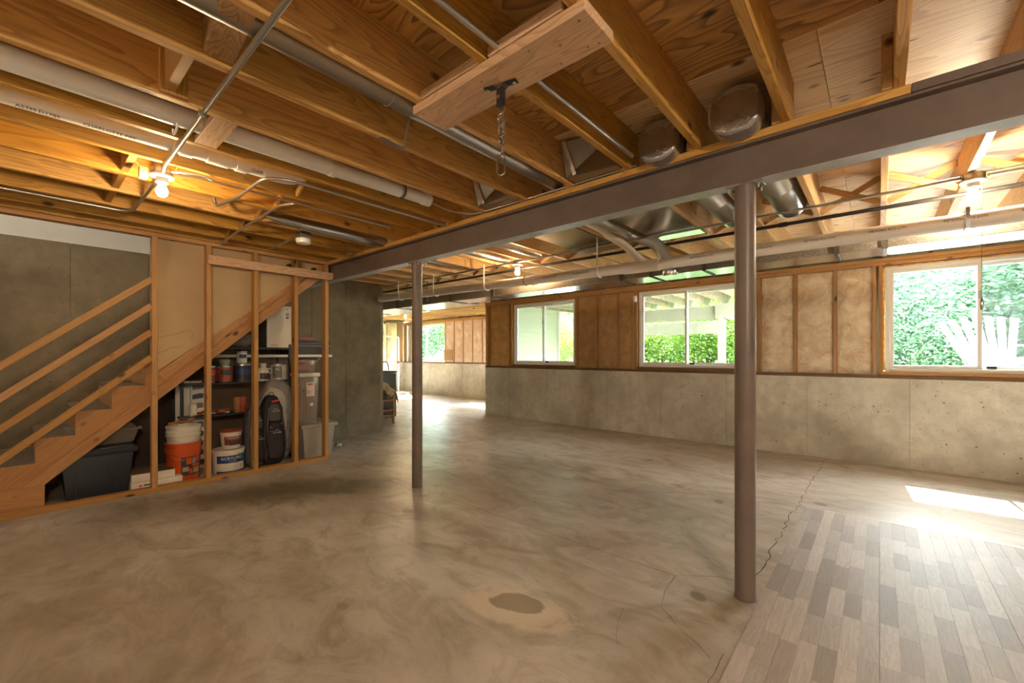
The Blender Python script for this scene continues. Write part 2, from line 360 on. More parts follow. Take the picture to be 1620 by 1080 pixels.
def plank_material():
    m, nt, bs = nm('vinyl_plank_print')
    v, rnd = objvec(nt, (1, 0.08, 1))
    n1 = noisen(nt, v, 26, 3, 0.6, 0.5); n2 = noisen(nt, v, 130, 3, 0.6)
    rg = ramp(nt, mathn(nt, 'FRACT', mathn(nt, 'MULTIPLY', n1, 7)), [(0, 0), (0.8, 1), (1, 0)])
    base = ramp(nt, rnd, [(0.0, (0.26, 0.215, 0.185)), (0.3, (0.40, 0.34, 0.30)), (0.55, (0.52, 0.455, 0.40)), (0.8, (0.36, 0.315, 0.28)), (1.0, (0.62, 0.54, 0.47))])
    c = mixc(nt, mathn(nt, 'MULTIPLY', rg, 0.35), base, (0.20, 0.165, 0.14))
    c = mixc(nt, mathn(nt, 'MULTIPLY', n2, 0.3), c, (0.6, 0.52, 0.45))
    L(nt, c, bs.inputs['Base Color']); bs.inputs['Roughness'].default_value = 0.52; bs.inputs['Specular IOR Level'].default_value = 0.22
    bump(nt, bs, n2, 0.15, 0.001); return m
M['plank'] = plank_material()

# ------------------------------------------------------------------ geometry helpers
def wloc(o):
    p = Vector((0, 0, 0))
    while o is not None: p = p + o.location; o = o.parent
    return p
def tag(o, label=None, cat=None, group=None, kind=None):
    if label: o['label'] = label
    if cat: o['category'] = cat
    if group: o['group'] = group
    if kind: o['kind'] = kind
    return o
def empty(name, loc=(0, 0, 0), label=None, cat=None, group=None, kind=None):
    o = bpy.data.objects.new(name, None); COL.objects.link(o); o.location = loc
    o.empty_display_size = 0.05
    return tag(o, label, cat, group, kind)
class MB:
    def __init__(s): s.v = []; s.f = []
    def add(s, vs, fs):
        b = len(s.v); s.v += [tuple(x) for x in vs]; s.f += [tuple(i+b for i in f) for f in fs]; return s
    def box(s, x0, x1, y0, y1, z0, z1):
        vs = [(x, y, z) for x in (x0, x1) for y in (y0, y1) for z in (z0, z1)]
        return s.add(vs, [(0, 1, 3, 2), (4, 6, 7, 5), (0, 4, 5, 1), (2, 3, 7, 6), (0, 2, 6, 4), (1, 5, 7, 3)])
    def frustum(s, c, z0, z1, a0, b0, a1, b1):
        """rectangular tapered box: half sizes a,b at z0 and z1"""
        x, y = c
        vs = [(x-a0, y-b0, z0), (x+a0, y-b0, z0), (x+a0, y+b0, z0), (x-a0, y+b0, z0), (x-a1, y-b1, z1), (x+a1, y-b1, z1), (x+a1, y+b1, z1), (x-a1, y+b1, z1)]
        return s.add(vs, [(3, 2, 1, 0), (4, 5, 6, 7), (0, 1, 5, 4), (1, 2, 6, 5), (2, 3, 7, 6), (3, 0, 4, 7)])
    def obox(s, p0, p1, w, t, up=(0, 0, 1)):
        p0 = Vector(p0); p1 = Vector(p1); x = (p1-p0).normalized(); z = Vector(up); y = z.cross(x).normalized(); z = x.cross(y)
        vs = [p+y*a*w/2+z*b*t/2 for p in (p0, p1) for a in (-1, 1) for b in (-1, 1)]
        return s.add(vs, [(0, 1, 3, 2), (4, 6, 7, 5), (0, 4, 5, 1), (2, 3, 7, 6), (0, 2, 6, 4), (1, 5, 7, 3)])
    def ring(s, profile, n=20, center=(0, 0, 0), axis=(0, 0, 1), cap0=True, cap1=True):
        """lathe: profile = [(r, h)...] along axis"""
        c = Vector(center); a = Vector(axis).normalized()
        u = a.orthogonal().normalized(); w = a.cross(u)
        b = len(s.v)
        for r, h in profile:
            for k in range(n):
                t = 2*PI*k/n
                s.v.append(tuple(c+a*h+(u*math.cos(t)+w*math.sin(t))*r))
        for i in range(len(profile)-1):
            for k in range(n):
                k2 = (k+1) % n
                s.f.append((b+i*n+k, b+i*n+k2, b+(i+1)*n+k2, b+(i+1)*n+k))
        if cap0: s.f.append(tuple(b+k for k in reversed(range(n))))
        if cap1: s.f.append(tuple(b+(len(profile)-1)*n+k for k in range(n)))
        return s
    def cyl(s, p0, p1, r, n=16, r1=None):
        p0 = Vector(p0); p1 = Vector(p1); d = p1-p0
        return s.ring([(r, 0), (r if r1 is None else r1, d.length)], n, p0, d)
    def tube(s, pts, r, n=8, closed=False):
        pts = [Vector(p) for p in pts]; m = len(pts); b = len(s.v)
        up = None
        for i, p in enumerate(pts):
            if closed: t = pts[(i+1) % m]-pts[i-1]
            else: t = (pts[min(i+1, m-1)]-pts[max(i-1, 0)])
            t.normalize()
            if up is None: up = t.orthogonal().normalized()
            else:
                up = (up-t*up.dot(t))
                up = up.normalized() if up.length > 1e-5 else t.orthogonal().normalized()
            w = t.cross(up)
            rr = r[i] if isinstance(r, (list, tuple)) else r
            for k in range(n):
                a = 2*PI*k/n; s.v.append(tuple(p+(up*math.cos(a)+w*math.sin(a))*rr))
        rng = m if closed else m-1
        for i in range(rng):
            j = (i+1) % m
            for k in range(n):
                k2 = (k+1) % n; s.f.append((b+i*n+k, b+i*n+k2, b+j*n+k2, b+j*n+k))
        if not closed:
            s.f.append(tuple(b+k for k in reversed(range(n)))); s.f.append(tuple(b+(m-1)*n+k for k in range(n)))
        return s
    def prism(s, poly, axis, a, b):
        """poly 2D extruded along axis index from a to b"""
        n = len(poly); vs = []
        for h in (a, b):
            for p in poly:
                q = list(p); q.insert(axis, h); vs.append(tuple(q))
        fs = [tuple(range(n))[::-1], tuple(range(n, 2*n))]+[(i, (i+1) % n, n+(i+1) % n, n+i) for i in range(n)]
        return s.add(vs, fs)
    def torus(s, c, R_, r, axis=(0, 0, 1), n=24, m=8, sy=1.0, u=None):
        a = Vector(axis).normalized(); u = Vector(u).normalized() if u else a.orthogonal().normalized(); w = a.cross(u)
        return s.tube([Vector(c)+u*math.cos(2*PI*k/n)*R_+w*math.sin(2*PI*k/n)*R_*sy for k in range(n)], r, m, True)
    def build(s, name, mat, parent=None, smooth=True, bevel=0.0, label=None, ang=40):
        me = bpy.data.meshes.new(name); off = wloc(parent) if parent is not None else Vector((0, 0, 0))
        if parent is None and s.v:
            xs = [sum(c)/len(s.v) for c in zip(*s.v)]; off = Vector((xs[0], xs[1], min(v[2] for v in s.v)))
        me.from_pydata([tuple(Vector(v)-off) for v in s.v], [], s.f); me.update()
        bm = bmesh.new(); bm.from_mesh(me)
        if bevel:
            es = [e for e in bm.edges if len(e.link_faces) == 2 and e.calc_face_angle(0) > 0.6]
            bmesh.ops.bevel(bm, geom=es, offset=bevel, segments=2, affect='EDGES', profile=0.6)
        bmesh.ops.recalc_face_normals(bm, faces=bm.faces); bm.to_mesh(me); bm.free()
        if smooth:
            me.polygons.foreach_set('use_smooth', [True]*len(me.polygons))
            me.set_sharp_from_angle(angle=math.radians(ang))
        me.materials.append(M[mat] if isinstance(mat, str) else mat)
        o = bpy.data.objects.new(name, me); COL.objects.link(o)
        if parent is not None: o.parent = parent
        else: o.location = off
        if label: o['label'] = label
        return o
LUM = {}
def lumber(name, p0, p1, w, t, mat, parent=None, up=(0, 0, 1), bev=0.0025):
    """a board from p0 to p1 (centre line), w along the 'up' direction, t across"""
    p0 = Vector(p0); p1 = Vector(p1); d = p1-p0; Ln = d.length
    key = (round(Ln, 4), round(w, 4), round(t, 4), mat)
    if key not in LUM:
        bm = bmesh.new(); bmesh.ops.create_cube(bm, size=1)
        for v in bm.verts: v.co = Vector((v.co.x*Ln+Ln/2, v.co.y*t, v.co.z*w))
        if bev: bmesh.ops.bevel(bm, geom=bm.edges[:], offset=min(bev, t/4), segments=1, affect='EDGES')
        me = bpy.data.meshes.new(name); bm.to_mesh(me); bm.free(); me.materials.append(M[mat]); LUM[key] = me
    o = bpy.data.objects.new(name, LUM[key]); COL.objects.link(o)
    x = d.normalized(); z = Vector(up); y = z.cross(x).normalized(); z = x.cross(y)
    o.rotation_euler = Matrix((x, y, z)).transposed().to_euler()
    o.location = p0-(wloc(parent) if parent is not None else Vector((0, 0, 0)))
    if parent is not None: o.parent = parent
    return o
def text_mesh(s, size, fn, name, mat, parent, depth=0.0):
    """lettering as real geometry; fn maps flat text coords (u, v) to world"""
    cu = bpy.data.curves.new('t', 'FONT'); cu.body = s; cu.size = size; cu.align_x = 'CENTER'; cu.align_y = 'CENTER'; cu.resolution_u = 2
    to = bpy.data.objects.new('t', cu); COL.objects.link(to)
    dg = bpy.context.evaluated_depsgraph_get(); me = bpy.data.meshes.new_from_object(to.evaluated_get(dg))
    vs = [tuple(fn(v.co.x, v.co.y)) for v in me.vertices]; fs = [tuple(p.vertices) for p in me.polygons]
    bpy.data.objects.remove(to); bpy.data.curves.remove(cu); bpy.data.meshes.remove(me)
    mb = MB(); mb.add(vs, fs); return mb.build(name, mat, parent, smooth=False)
def smoothpath(pts, k=6):
    pts = [Vector(p) for p in pts]; out = []
    P_ = [pts[0]*2-pts[1]]+pts+[pts[-1]*2-pts[-2]]
    for i in range(1, len(P_)-2):
        a, b, c, d = P_[i-1:i+3]
        for j in range(k):
            t = j/k
            out.append(0.5*((2*b)+(-a+c)*t+(2*a-5*b+4*c-d)*t*t+(-a+3*b-3*c+d)*t**3))
    out.append(pts[-1]); return out
def bend(pts, r=0.06, k=5):
    """polyline with rounded corners"""
    pts = [Vector(p) for p in pts]; out = [pts[0]]
    for i in range(1, len(pts)-1):
        a = (pts[i-1]-pts[i]); b = (pts[i+1]-pts[i]); q = min(r, a.length*.45, b.length*.45)
        p0 = pts[i]+a.normalized()*q; p1 = pts[i]+b.normalized()*q
        for j in range(k+1):
            t = j/k; out.append(p0*(1-t)**2+pts[i]*2*t*(1-t)+p1*t*t)
    out.append(pts[-1]); return out
def copy_tree(o, parent=None):
    c = o.copy(); COL.objects.link(c); c.parent = parent
    for ch in list(o.children): copy_tree(ch, c)
    return c

# ================================================================== THE SETTING
def struct(name, loc=(0, 0, 0)): return empty(name, loc, kind='structure')

# floor slab with its cracks
floor = MB().box(-12.9, 3.5, -2.5, 9.0, -0.15, 0.0).build('floor', 'floor', smooth=False); floor['kind'] = 'structure'
def crack(pts, w, parent=floor, jag=0.0, z=0.0012, mat='ink'):
    pts = [Vector((x, y, 0)) for x, y in pts]; fine = []
    for a, b in zip(pts[:-1], pts[1:]):
        n = max(1, int((b-a).length/0.05))
        for i in range(n):
            p = a.lerp(b, i/n)
            if jag: p = p+Vector((R.uniform(-1, 1), R.uniform(-1, 1), 0))*jag
            fine.append(p)
    fine.append(pts[-1]); vs = []; fs = []
    for i, p in enumerate(fine):
        t = (fine[min(i+1, len(fine)-1)]-fine[max(0, i-1)]).normalized(); n = Vector((-t.y, t.x, 0))
        ww = w*.55*(R.uniform(.4, 1.4) if jag else 1)/2
        vs += [p+n*ww+Vector((0, 0, z)), p-n*ww+Vector((0, 0, z))]
    for i in range(len(fine)-1): fs.append((2*i, 2*i+1, 2*i+3, 2*i+2))
    MB().add(vs, fs).build('crack', mat, parent, smooth=False)
M['crackm'] = plain('crack_shade', (0.10, 0.075, 0.05), 0.9, 0, 10, 0.3)
crack([(-5.05, 2.52), (-4.0, 2.49), (-3.45, 2.50)], 0.006, mat='crackm')
crack([(-3.3, 2.48), (-2.0, 2.46), (-0.89, 2.455)], 0.006, mat='crackm')
crack([(-.89, 2.455), (-.82, 2.52), (-.70, 2.60), (-.60, 2.63), (-.50, 2.66)], 0.005, jag=.008, mat='crackm')
crack([(-.53, 2.66), (-.52, 2.95), (-.54, 3.25), (-.52, 3.6), (-.535, 3.95), (-.51, 4.3), (-.52, 4.9), (-.50, 5.7), (-.50, 6.3)], 0.009, jag=.012, mat='crackm')
crack([(-.89, 2.44), (-.86, 2.25), (-.84, 2.12), (-.72, 2.02), (-.60, 1.93), (-.53, 1.88)], 0.005, jag=.010, mat='crackm')
crack([(-.50, 1.95), (-.50, 1.0), (-.50, -1.0)], 0.006, jag=.003, mat='crackm')
crack([(-.97, 1.98), (-.93, 1.82), (-.86, 1.70)], 0.003, jag=.008, mat='crackm')
crack([(-11.9, 2.0+6.0), (-10, 7.4), (-8.9, 7.3)], 0.006, jag=.02, mat='crackm')

# vinyl strip floor covering: printed boards as pieces
cover = empty('floor_covering', (-0.468, 0.6, 0.0), 'grey brown wood strip floor covering laid over the bare slab by the right column', 'flooring')
MB().box(-0.468, 2.6, 0.2, 4.27, 0.0, 0.0035).build('underlay', 'card', cover, smooth=False)
PW = 0.468/7
pm = {}
def plankmesh(ln):
    if ln not in pm:
        bm = bmesh.new(); bmesh.ops.create_cube(bm, size=1)
        for v in bm.verts: v.co = Vector((v.co.x*(PW-0.0008), v.co.y*(ln-0.0008), v.co.z*0.003))
        me = bpy.data.meshes.new('plank'); bm.to_mesh(me); bm.free(); me.materials.append(M['plank']); pm[ln] = me
    return pm[ln]
cnt = 0; LENS = (0.15, 0.26, 0.31, 0.37, 0.44)
rest = MB()
for i in range(24):
    y = 4.27; first = True; seam = 0.0012*(i//7)
    while y > 1.2:
        ln = R.choice(LENS[1:]) if not first else R.choice(LENS); first = False
        x = -0.468+PW*(i+.5)+seam
        o = bpy.data.objects.new('plank', plankmesh(ln)); COL.objects.link(o); o.parent = cover
        o.location = Vector((x, y-ln/2, 0.005))-cover.location; cnt += 1
        y -= ln
MB().box(-0.470, 2.6, 4.268, 4.274, 0.0, 0.0075).build('edge_strip', 'vinyl', cover, smooth=False)

# ---- left concrete wall behind the stairs
wl = struct('wall_left', (-6.45, -2.2, 0))
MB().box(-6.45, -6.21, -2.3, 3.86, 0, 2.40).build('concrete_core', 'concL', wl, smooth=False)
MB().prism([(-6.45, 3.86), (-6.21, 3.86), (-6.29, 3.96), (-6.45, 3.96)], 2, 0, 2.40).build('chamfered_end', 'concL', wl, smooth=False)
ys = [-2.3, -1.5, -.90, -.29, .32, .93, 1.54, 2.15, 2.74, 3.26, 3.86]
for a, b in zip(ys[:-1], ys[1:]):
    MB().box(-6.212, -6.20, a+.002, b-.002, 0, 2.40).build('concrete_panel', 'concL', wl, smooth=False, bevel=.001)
lumber('sill_plate', (-6.30, 2.6, 2.42), (-6.30, 3.95, 2.42), 0.04, 0.14, 'stud', wl)
# ---- stairwell shaft above the stairs
ws = struct('wall_stairwell', (-6.2, -2.2, 2.39))
MB().box(-6.45, -6.205, -2.3, 2.62, 2.38, 4.8).build('drywall_panel', 'white', ws, smooth=False)
MB().box(-5.06, -4.95, -2.3, 2.62, 2.66, 4.8).build('drywall_panel', 'white', ws, smooth=False)
MB().box(-6.2, -5.06, 2.58, 2.62, 2.66, 4.8).build('drywall_panel', 'white', ws, smooth=False)
MB().box(-6.45, -4.95, -2.3, 2.62, 4.8, 4.9).build('drywall_panel', 'white', ws, smooth=False)
MB().box(-6.45, -4.95, -2.42, -2.3, 2.38, 4.9).build('drywall_panel', 'white', ws, smooth=False)
# ---- walls outside the frame
for nme, bx in (('wall_right', (3.2, 3.4, -2.3, 6.7)), ('wall_front', (-6.45, 3.4, -2.5, -2.3)), ('wall_far_front', (-12.7, -6.45, 3.72, 3.92))):
    o = MB().box(*bx, 0, 2.64).build(nme, 'concB', smooth=False); o['kind'] = 'structure'

# ---- window wall
wbk = struct('wall_back', (-6.36, 6.47, 0))
WX = [-6.36, -5.69, -5.354, -4.736, -4.434, -3.482, -2.56, -1.623, -.686, .255, 1.2, 2.1, 3.25]
MB().box(-6.36, 3.3, 6.485, 6.72, 0, 1.0).build('concrete_core', 'concB', wbk, smooth=False)
for a, b in zip(WX[:-1], WX[1:]):
    MB().box(a+.002, b-.002, 6.47, 6.487, 0, 1.0).build('concrete_panel', 'concB', wbk, smooth=False, bevel=.001)
WINS = [(-5.585, -4.13), (-2.93, -1.46), (0.05, 1.53)]
WZ0, WZ1 = 1.076, 2.275
lumber('sill_plate', (-6.36, 6.54, 1.019), (3.2, 6.54, 1.019), 0.038, 0.14, 'treated', wbk)
for a, b in WINS: lumber('rough_sill', (a-.04, 6.545, 1.056), (b+.04, 6.545, 1.056), 0.036, 0.13, 'stud' if a > 0 else 'treated', wbk)
lumber('top_plate', (-6.36, 6.54, 2.358), (3.2, 6.54, 2.358), 0.040, 0.14, 'stud', wbk)
lumber('top_plate', (-6.36, 6.54, 2.317), (3.2, 6.54, 2.317), 0.038, 0.14, 'stud', wbk)
for a, b in WINS: lumber('header', (a-.04, 6.56, 2.287), (b+.04, 6.56, 2.287), 0.024, 0.10, 'stud', wbk)
lumber('rim_joist', (-6.36, 6.66, 2.517), (3.2, 6.66, 2.517), 0.235, 0.04, 'joist_n', wbk)
studsx = [-6.34, -6.30, -5.69, -5.63, -4.105, -3.70, -3.31, -3.01, -2.965, -1.435, -1.22, -.813, -.407, -.045, .012, 1.56, 1.60, 2.0, 2.4, 2.8]
for x in studsx: lumber('stud', (x, 6.545, 1.038), (x, 6.545, 2.298), 0.12, 0.038, 'stud', wbk, up=(0, 1, 0))
# sheathing and siding behind the studs
sh = MB()
xs = [-6.36]+[q for w in WINS for q in w]+[3.3]
for i in range(0, len(xs), 2): sh.box(xs[i]-(.0 if i == 0 else -.0), xs[i+1], 6.62, 6.70, 1.0, 2.64)
for a, b in WINS: sh.box(a, b, 6.62, 6.70, 1.0, WZ0-.002); sh.box(a, b, 6.62, 6.70, WZ1+.002, 2.64)
sh.build('sheathing', 'siding', wbk, smooth=False)
def make_batt(x0, x1, z0, z1, y, mat, parent, amp=.02, axis='y', seed=0):
    nx, nz = 10, 26; vs = []; fs = []
    for j in range(nz+1):
        for i in range(nx+1):
            u = i/nx; w = j/nz
            e = min(1, min(u, 1-u)*5)*min(1, min(w, 1-w)*12)
            d = -(0.5+0.5*e)*0.0-e*amp*(1.2+1.6*noise.noise(Vector((u*2.5+seed, w*5.5, seed*1.7)))+.5*noise.noise(Vector((u*9, w*16, seed))))
            px = x0+(x1-x0)*u; pz = z0+(z1-z0)*w
            vs.append((px, y+d, pz) if axis == 'y' else (y-d, px, pz))
    n0 = len(vs)
    for j in range(nz):
        for i in range(nx):
            a = j*(nx+1)+i; fs.append((a, a+1, a+nx+2, a+nx+1))
    dd = .05
    vs += [((px, y+dd, pz) if axis == 'y' else (y-dd, px, pz)) for px in (x0, x1) for pz in (z0, z1)]
    fs.append((n0, n0+2, n0+3, n0+1))
    MB().add(vs, fs).build('insulation_batt', mat, parent, ang=80)
bays = [(-6.27, -5.71, 'battdk'), (-4.085, -3.72, 'battdk'), (-3.68, -3.33, 'battdk'), (-3.29, -3.03, 'battdk'), (-1.415, -1.24, 'batt'), (-1.20, -.833, 'batt'), (-.793, -.427, 'batt'), (-.387, -.065, 'batt'), (1.62, 1.98, 'batt'), (2.02, 2.38, 'batt')]
for k, (a, b, mt) in enumerate(bays): make_batt(a, b, 1.04, 2.296, 6.535, mt, wbk, .022, seed=k*3.1)
def film(x0, x1, z0, z1, y, parent, seed=0):
    nx, nz = 16, 16; vs = []; fs = []
    for j in range(nz+1):
        for i in range(nx+1):
            u = i/nx; w = j/nz
            vs.append((x0+(x1-x0)*u, y+.012*noise.noise(Vector((u*6+seed, w*6-u*5, seed)))*min(1, 6*min(u, 1-u, w, 1-w)), z0+(z1-z0)*w))
    for j in range(nz):
        for i in range(nx):
            a = j*(nx+1)+i; fs.append((a, a+1, a+nx+2, a+nx+1))
    MB().add(vs, fs).build('vapour_film', 'poly', parent, ang=80)
film(-1.43, -.03, 1.03, 2.31, 6.462, wbk, 2.0)
film(-4.12, -2.98, 1.03, 2.31, 6.462, wbk, 5.0)
# orange foam bead round the right window
fb = MB()
def bead(p0, p1, r):
    p0 = Vector(p0); p1 = Vector(p1); n = int((p1-p0).length/.03)
    fb.tube([p0.lerp(p1, i/n)+Vector((R.uniform(-1, 1), R.uniform(-1, 1), R.uniform(-1, 1)))*.003 for i in range(n+1)], [r*R.uniform(.6, 1.5) for _ in range(n+1)], 6)
bead((.042, 6.50, 1.09), (.042, 6.50, 2.27), .010); bead((.05, 6.50, 2.279), (1.53, 6.50, 2.279), .007)
fb.build('spray_foam', 'foam', wbk)
MB().box(-3.0, -2.955, 6.455, 6.475, 2.12, 2.22).build('door_sensor', 'white', wbk, bevel=.004)

def window(k, a, b, z0, z1, y=6.555, screen=False, slider=.5, white_sash=True):
    w = struct('window_%d' % k, (a, y, z0))
    f = .042; d0, d1 = y-.045, y+.045
    fr = MB(); fr.box(a, a+f, d0, d1, z0, z1); fr.box(b-f, b, d0, d1, z0, z1); fr.box(a+f, b-f, d0, d1, z0, z0+f); fr.box(a+f, b-f, d0, d1, z1-f, z1)
    fo = fr.build('window_frame', 'vinyl', w, bevel=.004)
    mid = a+(b-a)*slider; s = .034
    for (u0, u1, yy) in ((a+f, mid+s/2, y-.018), (mid-s/2, b-f, y+.018)):
        sb = MB(); q0, q1 = z0+f, z1-f
        sb.box(u0, u0+s, yy-.014, yy+.014, q0, q1); sb.box(u1-s, u1, yy-.014, yy+.014, q0, q1)
        sb.box(u0+s, u1-s, yy-.014, yy+.014, q0, q0+s); sb.box(u0+s, u1-s, yy-.014, yy+.014, q1-s, q1)
        so = sb.build('sash', 'vinyl', w, bevel=.003)
        MB().box(u0+s, u1-s, yy-.003, yy+.003, q0+s, q1-s).build('pane', 'glass', so, smooth=False)
    MB().box(mid+.05, mid+.12, y-.03, y-.012, z0+f+.006, z0+f+.034).build('latch', 'black', w, bevel=.003)
    MB().box(mid-.012, mid+.012, y-.042, y-.03, (z0+z1)/2+.18, (z0+z1)/2+.26).build('lock', 'galvdk', w, bevel=.003)
    if screen: MB().box(mid+.02, b-f, y+.040, y+.0415, z0+f, z1-f).build('insect_screen', 'screen', w, smooth=False)
    li = bpy.data.lights.new('sky_portal', 'AREA'); li.shape = 'RECTANGLE'; li.size = b-a; li.size_y = z1-z0; li.cycles.is_portal = True
    lo = bpy.data.objects.new('sky_portal', li); COL.objects.link(lo); lo.location = ((a+b)/2, y+.12, (z0+z1)/2); lo.rotation_euler = (-PI/2, 0, 0)
    return w
for k, (a, b) in enumerate(WINS): window(k+1, a, b, WZ0, WZ1, screen=(k == 2))

# ---- far room
wfb = struct('wall_far_back', (-12.6, 8.68, 0))
FX = [-12.6, -11.9, -11.27, -10.7, -10.1, -9.5, -8.8, -8.1, -7.4, -6.36]
MB().box(-12.6, -6.36, 8.70, 8.93, 0, 1.0).build('concrete_core', 'concB', wfb, smooth=False)
for a, b in zip(FX[:-1], FX[1:]): MB().box(a+.003, b-.003, 8.68, 8.70, 0, 1.0).build('concrete_panel', 'concB', wfb, smooth=False, bevel=.001)
FW = [(-12.05, -10.33), (-8.28, -6.9)]
lumber('sill_plate', (-12.6, 8.75, 1.019), (-6.36, 8.75, 1.019), 0.038, 0.14, 'treated', wfb)
lumber('top_plate', (-12.6, 8.75, 2.34), (-6.36, 8.75, 2.34), 0.076, 0.14, 'stud', wfb)
lumber('rim_joist', (-12.6, 8.86, 2.517), (-6.36, 8.86, 2.517), 0.235, 0.04, 'joist_n', wfb)
for x in (-12.5, -12.09, -10.29, -9.88, -9.47, -9.07, -8.66, -8.32, -6.86, -6.5): lumber('stud', (x, 8.75, 1.038), (x, 8.75, 2.302), 0.12, 0.038, 'stud', wfb, up=(0, 1, 0))
for k, (a, b) in enumerate(((-10.27, -9.90), (-9.86, -9.49), (-9.45, -9.09), (-9.05, -8.68), (-8.64, -8.34))):
    make_batt(a, b, 1.04, 2.30, 8.70, 'battpink', wfb, .03, seed=k*2.3+9)
sh = MB(); xs = [-12.7, FW[0][0], FW[0][1], FW[1][0], FW[1][1], -6.2]
for i in range(0, len(xs), 2): sh.box(xs[i], xs[i+1], 8.83, 8.92, 1.0, 2.64)
for a, b in FW: sh.box(a, b, 8.83, 8.92, 1.0, WZ0); sh.box(a, b, 8.83, 8.92, WZ1, 2.64)
sh.build('sheathing', 'siding', wfb, smooth=False)
window(4, FW[0][0], FW[0][1], WZ0-.01, WZ1, y=8.765, slider=.42)
window(5, FW[1][0], FW[1][1], WZ0-.01, WZ1, y=8.765)
wfl = struct('wall_far_left', (-12.5, 3.9, 0))
MB().box(-12.7, -12.47, 3.9, 8.7, 0, 1.02).build('concrete_core', 'concB', wfl, smooth=False)
for a, b in ((3.9, 5.2), (5.2, 6.4), (6.4, 7.6), (7.6, 8.68)): MB().box(-12.47, -12.45, a+.003, b-.003, 0, 1.02).build('concrete_panel', 'concB', wfl, smooth=False, bevel=.001)
MB().box(-12.7, -12.55, 3.9, 8.7, 1.02, 2.64).build('sheathing', 'drywall', wfl, smooth=False)
for k in range(11):
    y = 4.3+k*.41
    lumber('stud', (-12.50, y, 1.02), (-12.50, y, 2.36), 0.09, 0.038, 'stud', wfl, up=(1, 0, 0))
    if k: make_batt(y-.39, y-.02, 1.03, 2.34, -12.46, 'battfoil', wfl, .05, axis='x', seed=k*1.9+30)
wj = struct('wall_jog', (-6.36, 6.72, 0))
MB().box(-6.36, -6.20, 6.72, 8.93, 0, 2.64).build('concrete_core', 'concB', wj, smooth=False)
for k in range(17):
    z = 0.75+k*.115
    MB().prism([(-6.20, z), (-6.168, z), (-6.182, z+.115), (-6.20, z+.115)], 1, 6.72, 8.93).build('siding_board', 'siding', wj, smooth=False)
MB().box(-6.20, -6.155, 8.90, 8.99, .7, 2.72).build('corner_trim', 'deckwhite', wj, smooth=False)

# ---- ceiling: subfloor, joists, blocking, bridging
ceil = struct('ceiling', (0, 0, 2.40))
JZ0, JZ1 = 2.40, 2.635; JC = (JZ0+JZ1)/2
SJ = [0.045-0.4064*k for k in range(-7, 13)]
for x in SJ:
    if x < -5.0: continue
    lumber('floor_joist', (x+.019, -2.29, JC), (x+.019, 2.535, JC), .235, .038, 'joist', ceil)
lumber('floor_joist', (-5.055, -2.29, JC), (-5.055, 2.535, JC), .235, .038, 'joist', ceil)
NX = [x-.039 for x in SJ]+[0.045-0.4064*k-.039 for k in range(13, 31)]
for x in NX:
    if x < -12.5: continue
    far = x < -6.5
    lumber('floor_joist', (x+.019, 3.95 if far else 2.405, JC), (x+.019, 8.82 if far else 6.62, JC), .235, .038, 'joist_n', ceil)
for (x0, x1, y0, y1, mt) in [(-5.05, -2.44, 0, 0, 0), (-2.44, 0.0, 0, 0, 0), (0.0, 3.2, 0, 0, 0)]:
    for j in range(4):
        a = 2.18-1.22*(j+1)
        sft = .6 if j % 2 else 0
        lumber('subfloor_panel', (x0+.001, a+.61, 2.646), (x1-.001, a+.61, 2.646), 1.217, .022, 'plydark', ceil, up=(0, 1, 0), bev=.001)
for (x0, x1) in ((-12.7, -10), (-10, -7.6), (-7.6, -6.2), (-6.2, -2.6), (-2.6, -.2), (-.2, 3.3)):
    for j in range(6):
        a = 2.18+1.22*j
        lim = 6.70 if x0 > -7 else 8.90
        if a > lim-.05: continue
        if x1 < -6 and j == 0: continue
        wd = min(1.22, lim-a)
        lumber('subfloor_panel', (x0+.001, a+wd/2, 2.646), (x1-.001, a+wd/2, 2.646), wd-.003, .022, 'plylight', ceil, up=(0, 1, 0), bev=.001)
uf = MB().box(-4.95, 3.4, -2.5, 6.71, 2.66, 2.70).box(-12.75, -4.95, 2.62, 6.71, 2.66, 2.70).box(-12.75, -6.2, 6.71, 8.93, 2.66, 2.70).build('floor_upper', 'tan', None, smooth=False); uf['kind'] = 'structure'
# solid blocking between the joists
for k in range(0, 11):
    x = 0.045-0.4064*k
    if k in (6,):      # under the big drain pipe: a flat 2x4
        lumber('blocking', (x-.366, .65, 2.42), (x+.0, .65, 2.42), .038, .10, 'block', ceil, up=(0, 0, 1))
    elif k in (7,): pass
    elif k == 4:
        lumber('blocking', (x-.366, .50, 2.495), (x, .47, 2.495), .15, .10, 'blockdark', ceil)
    elif k in (5, 8, 9, 10):
        lumber('blocking', (x-.366, .42, JC), (x, .42, JC), .20, .038, 'stud', ceil)
lumber('blocking', (-2.338, .435, 2.405), (-2.338, .435, 2.59), .10, .032, 'joist', ceil, up=(0, 1, 0))
for x in NX:
    if x < -6.2 or x > 2.8: continue
    for s in (0, 1):
        z0, z1 = (2.42, 2.61) if s else (2.61, 2.42)
        lumber('cross_bridging', (x+.04, 4.22+.04*s, z0), (x+.405, 4.22+.04*s, z1), .045, .019, 'joist_n', ceil)
        if x < -2: lumber('cross_bridging', (x+.04, 5.35+.04*s, z0), (x+.405, 5.35+.04*s, z1), .045, .019, 'joist_n', ceil)
for x in SJ:
    if -5 < x < -3:
        for s in (0, 1):
            z0, z1 = (2.42, 2.61) if s else (2.61, 2.42)
            lumber('cross_bridging', (x+.04, 1.25+.04*s, z0), (x+.405, 1.25+.04*s, z1), .045, .019, 'joist', ceil)
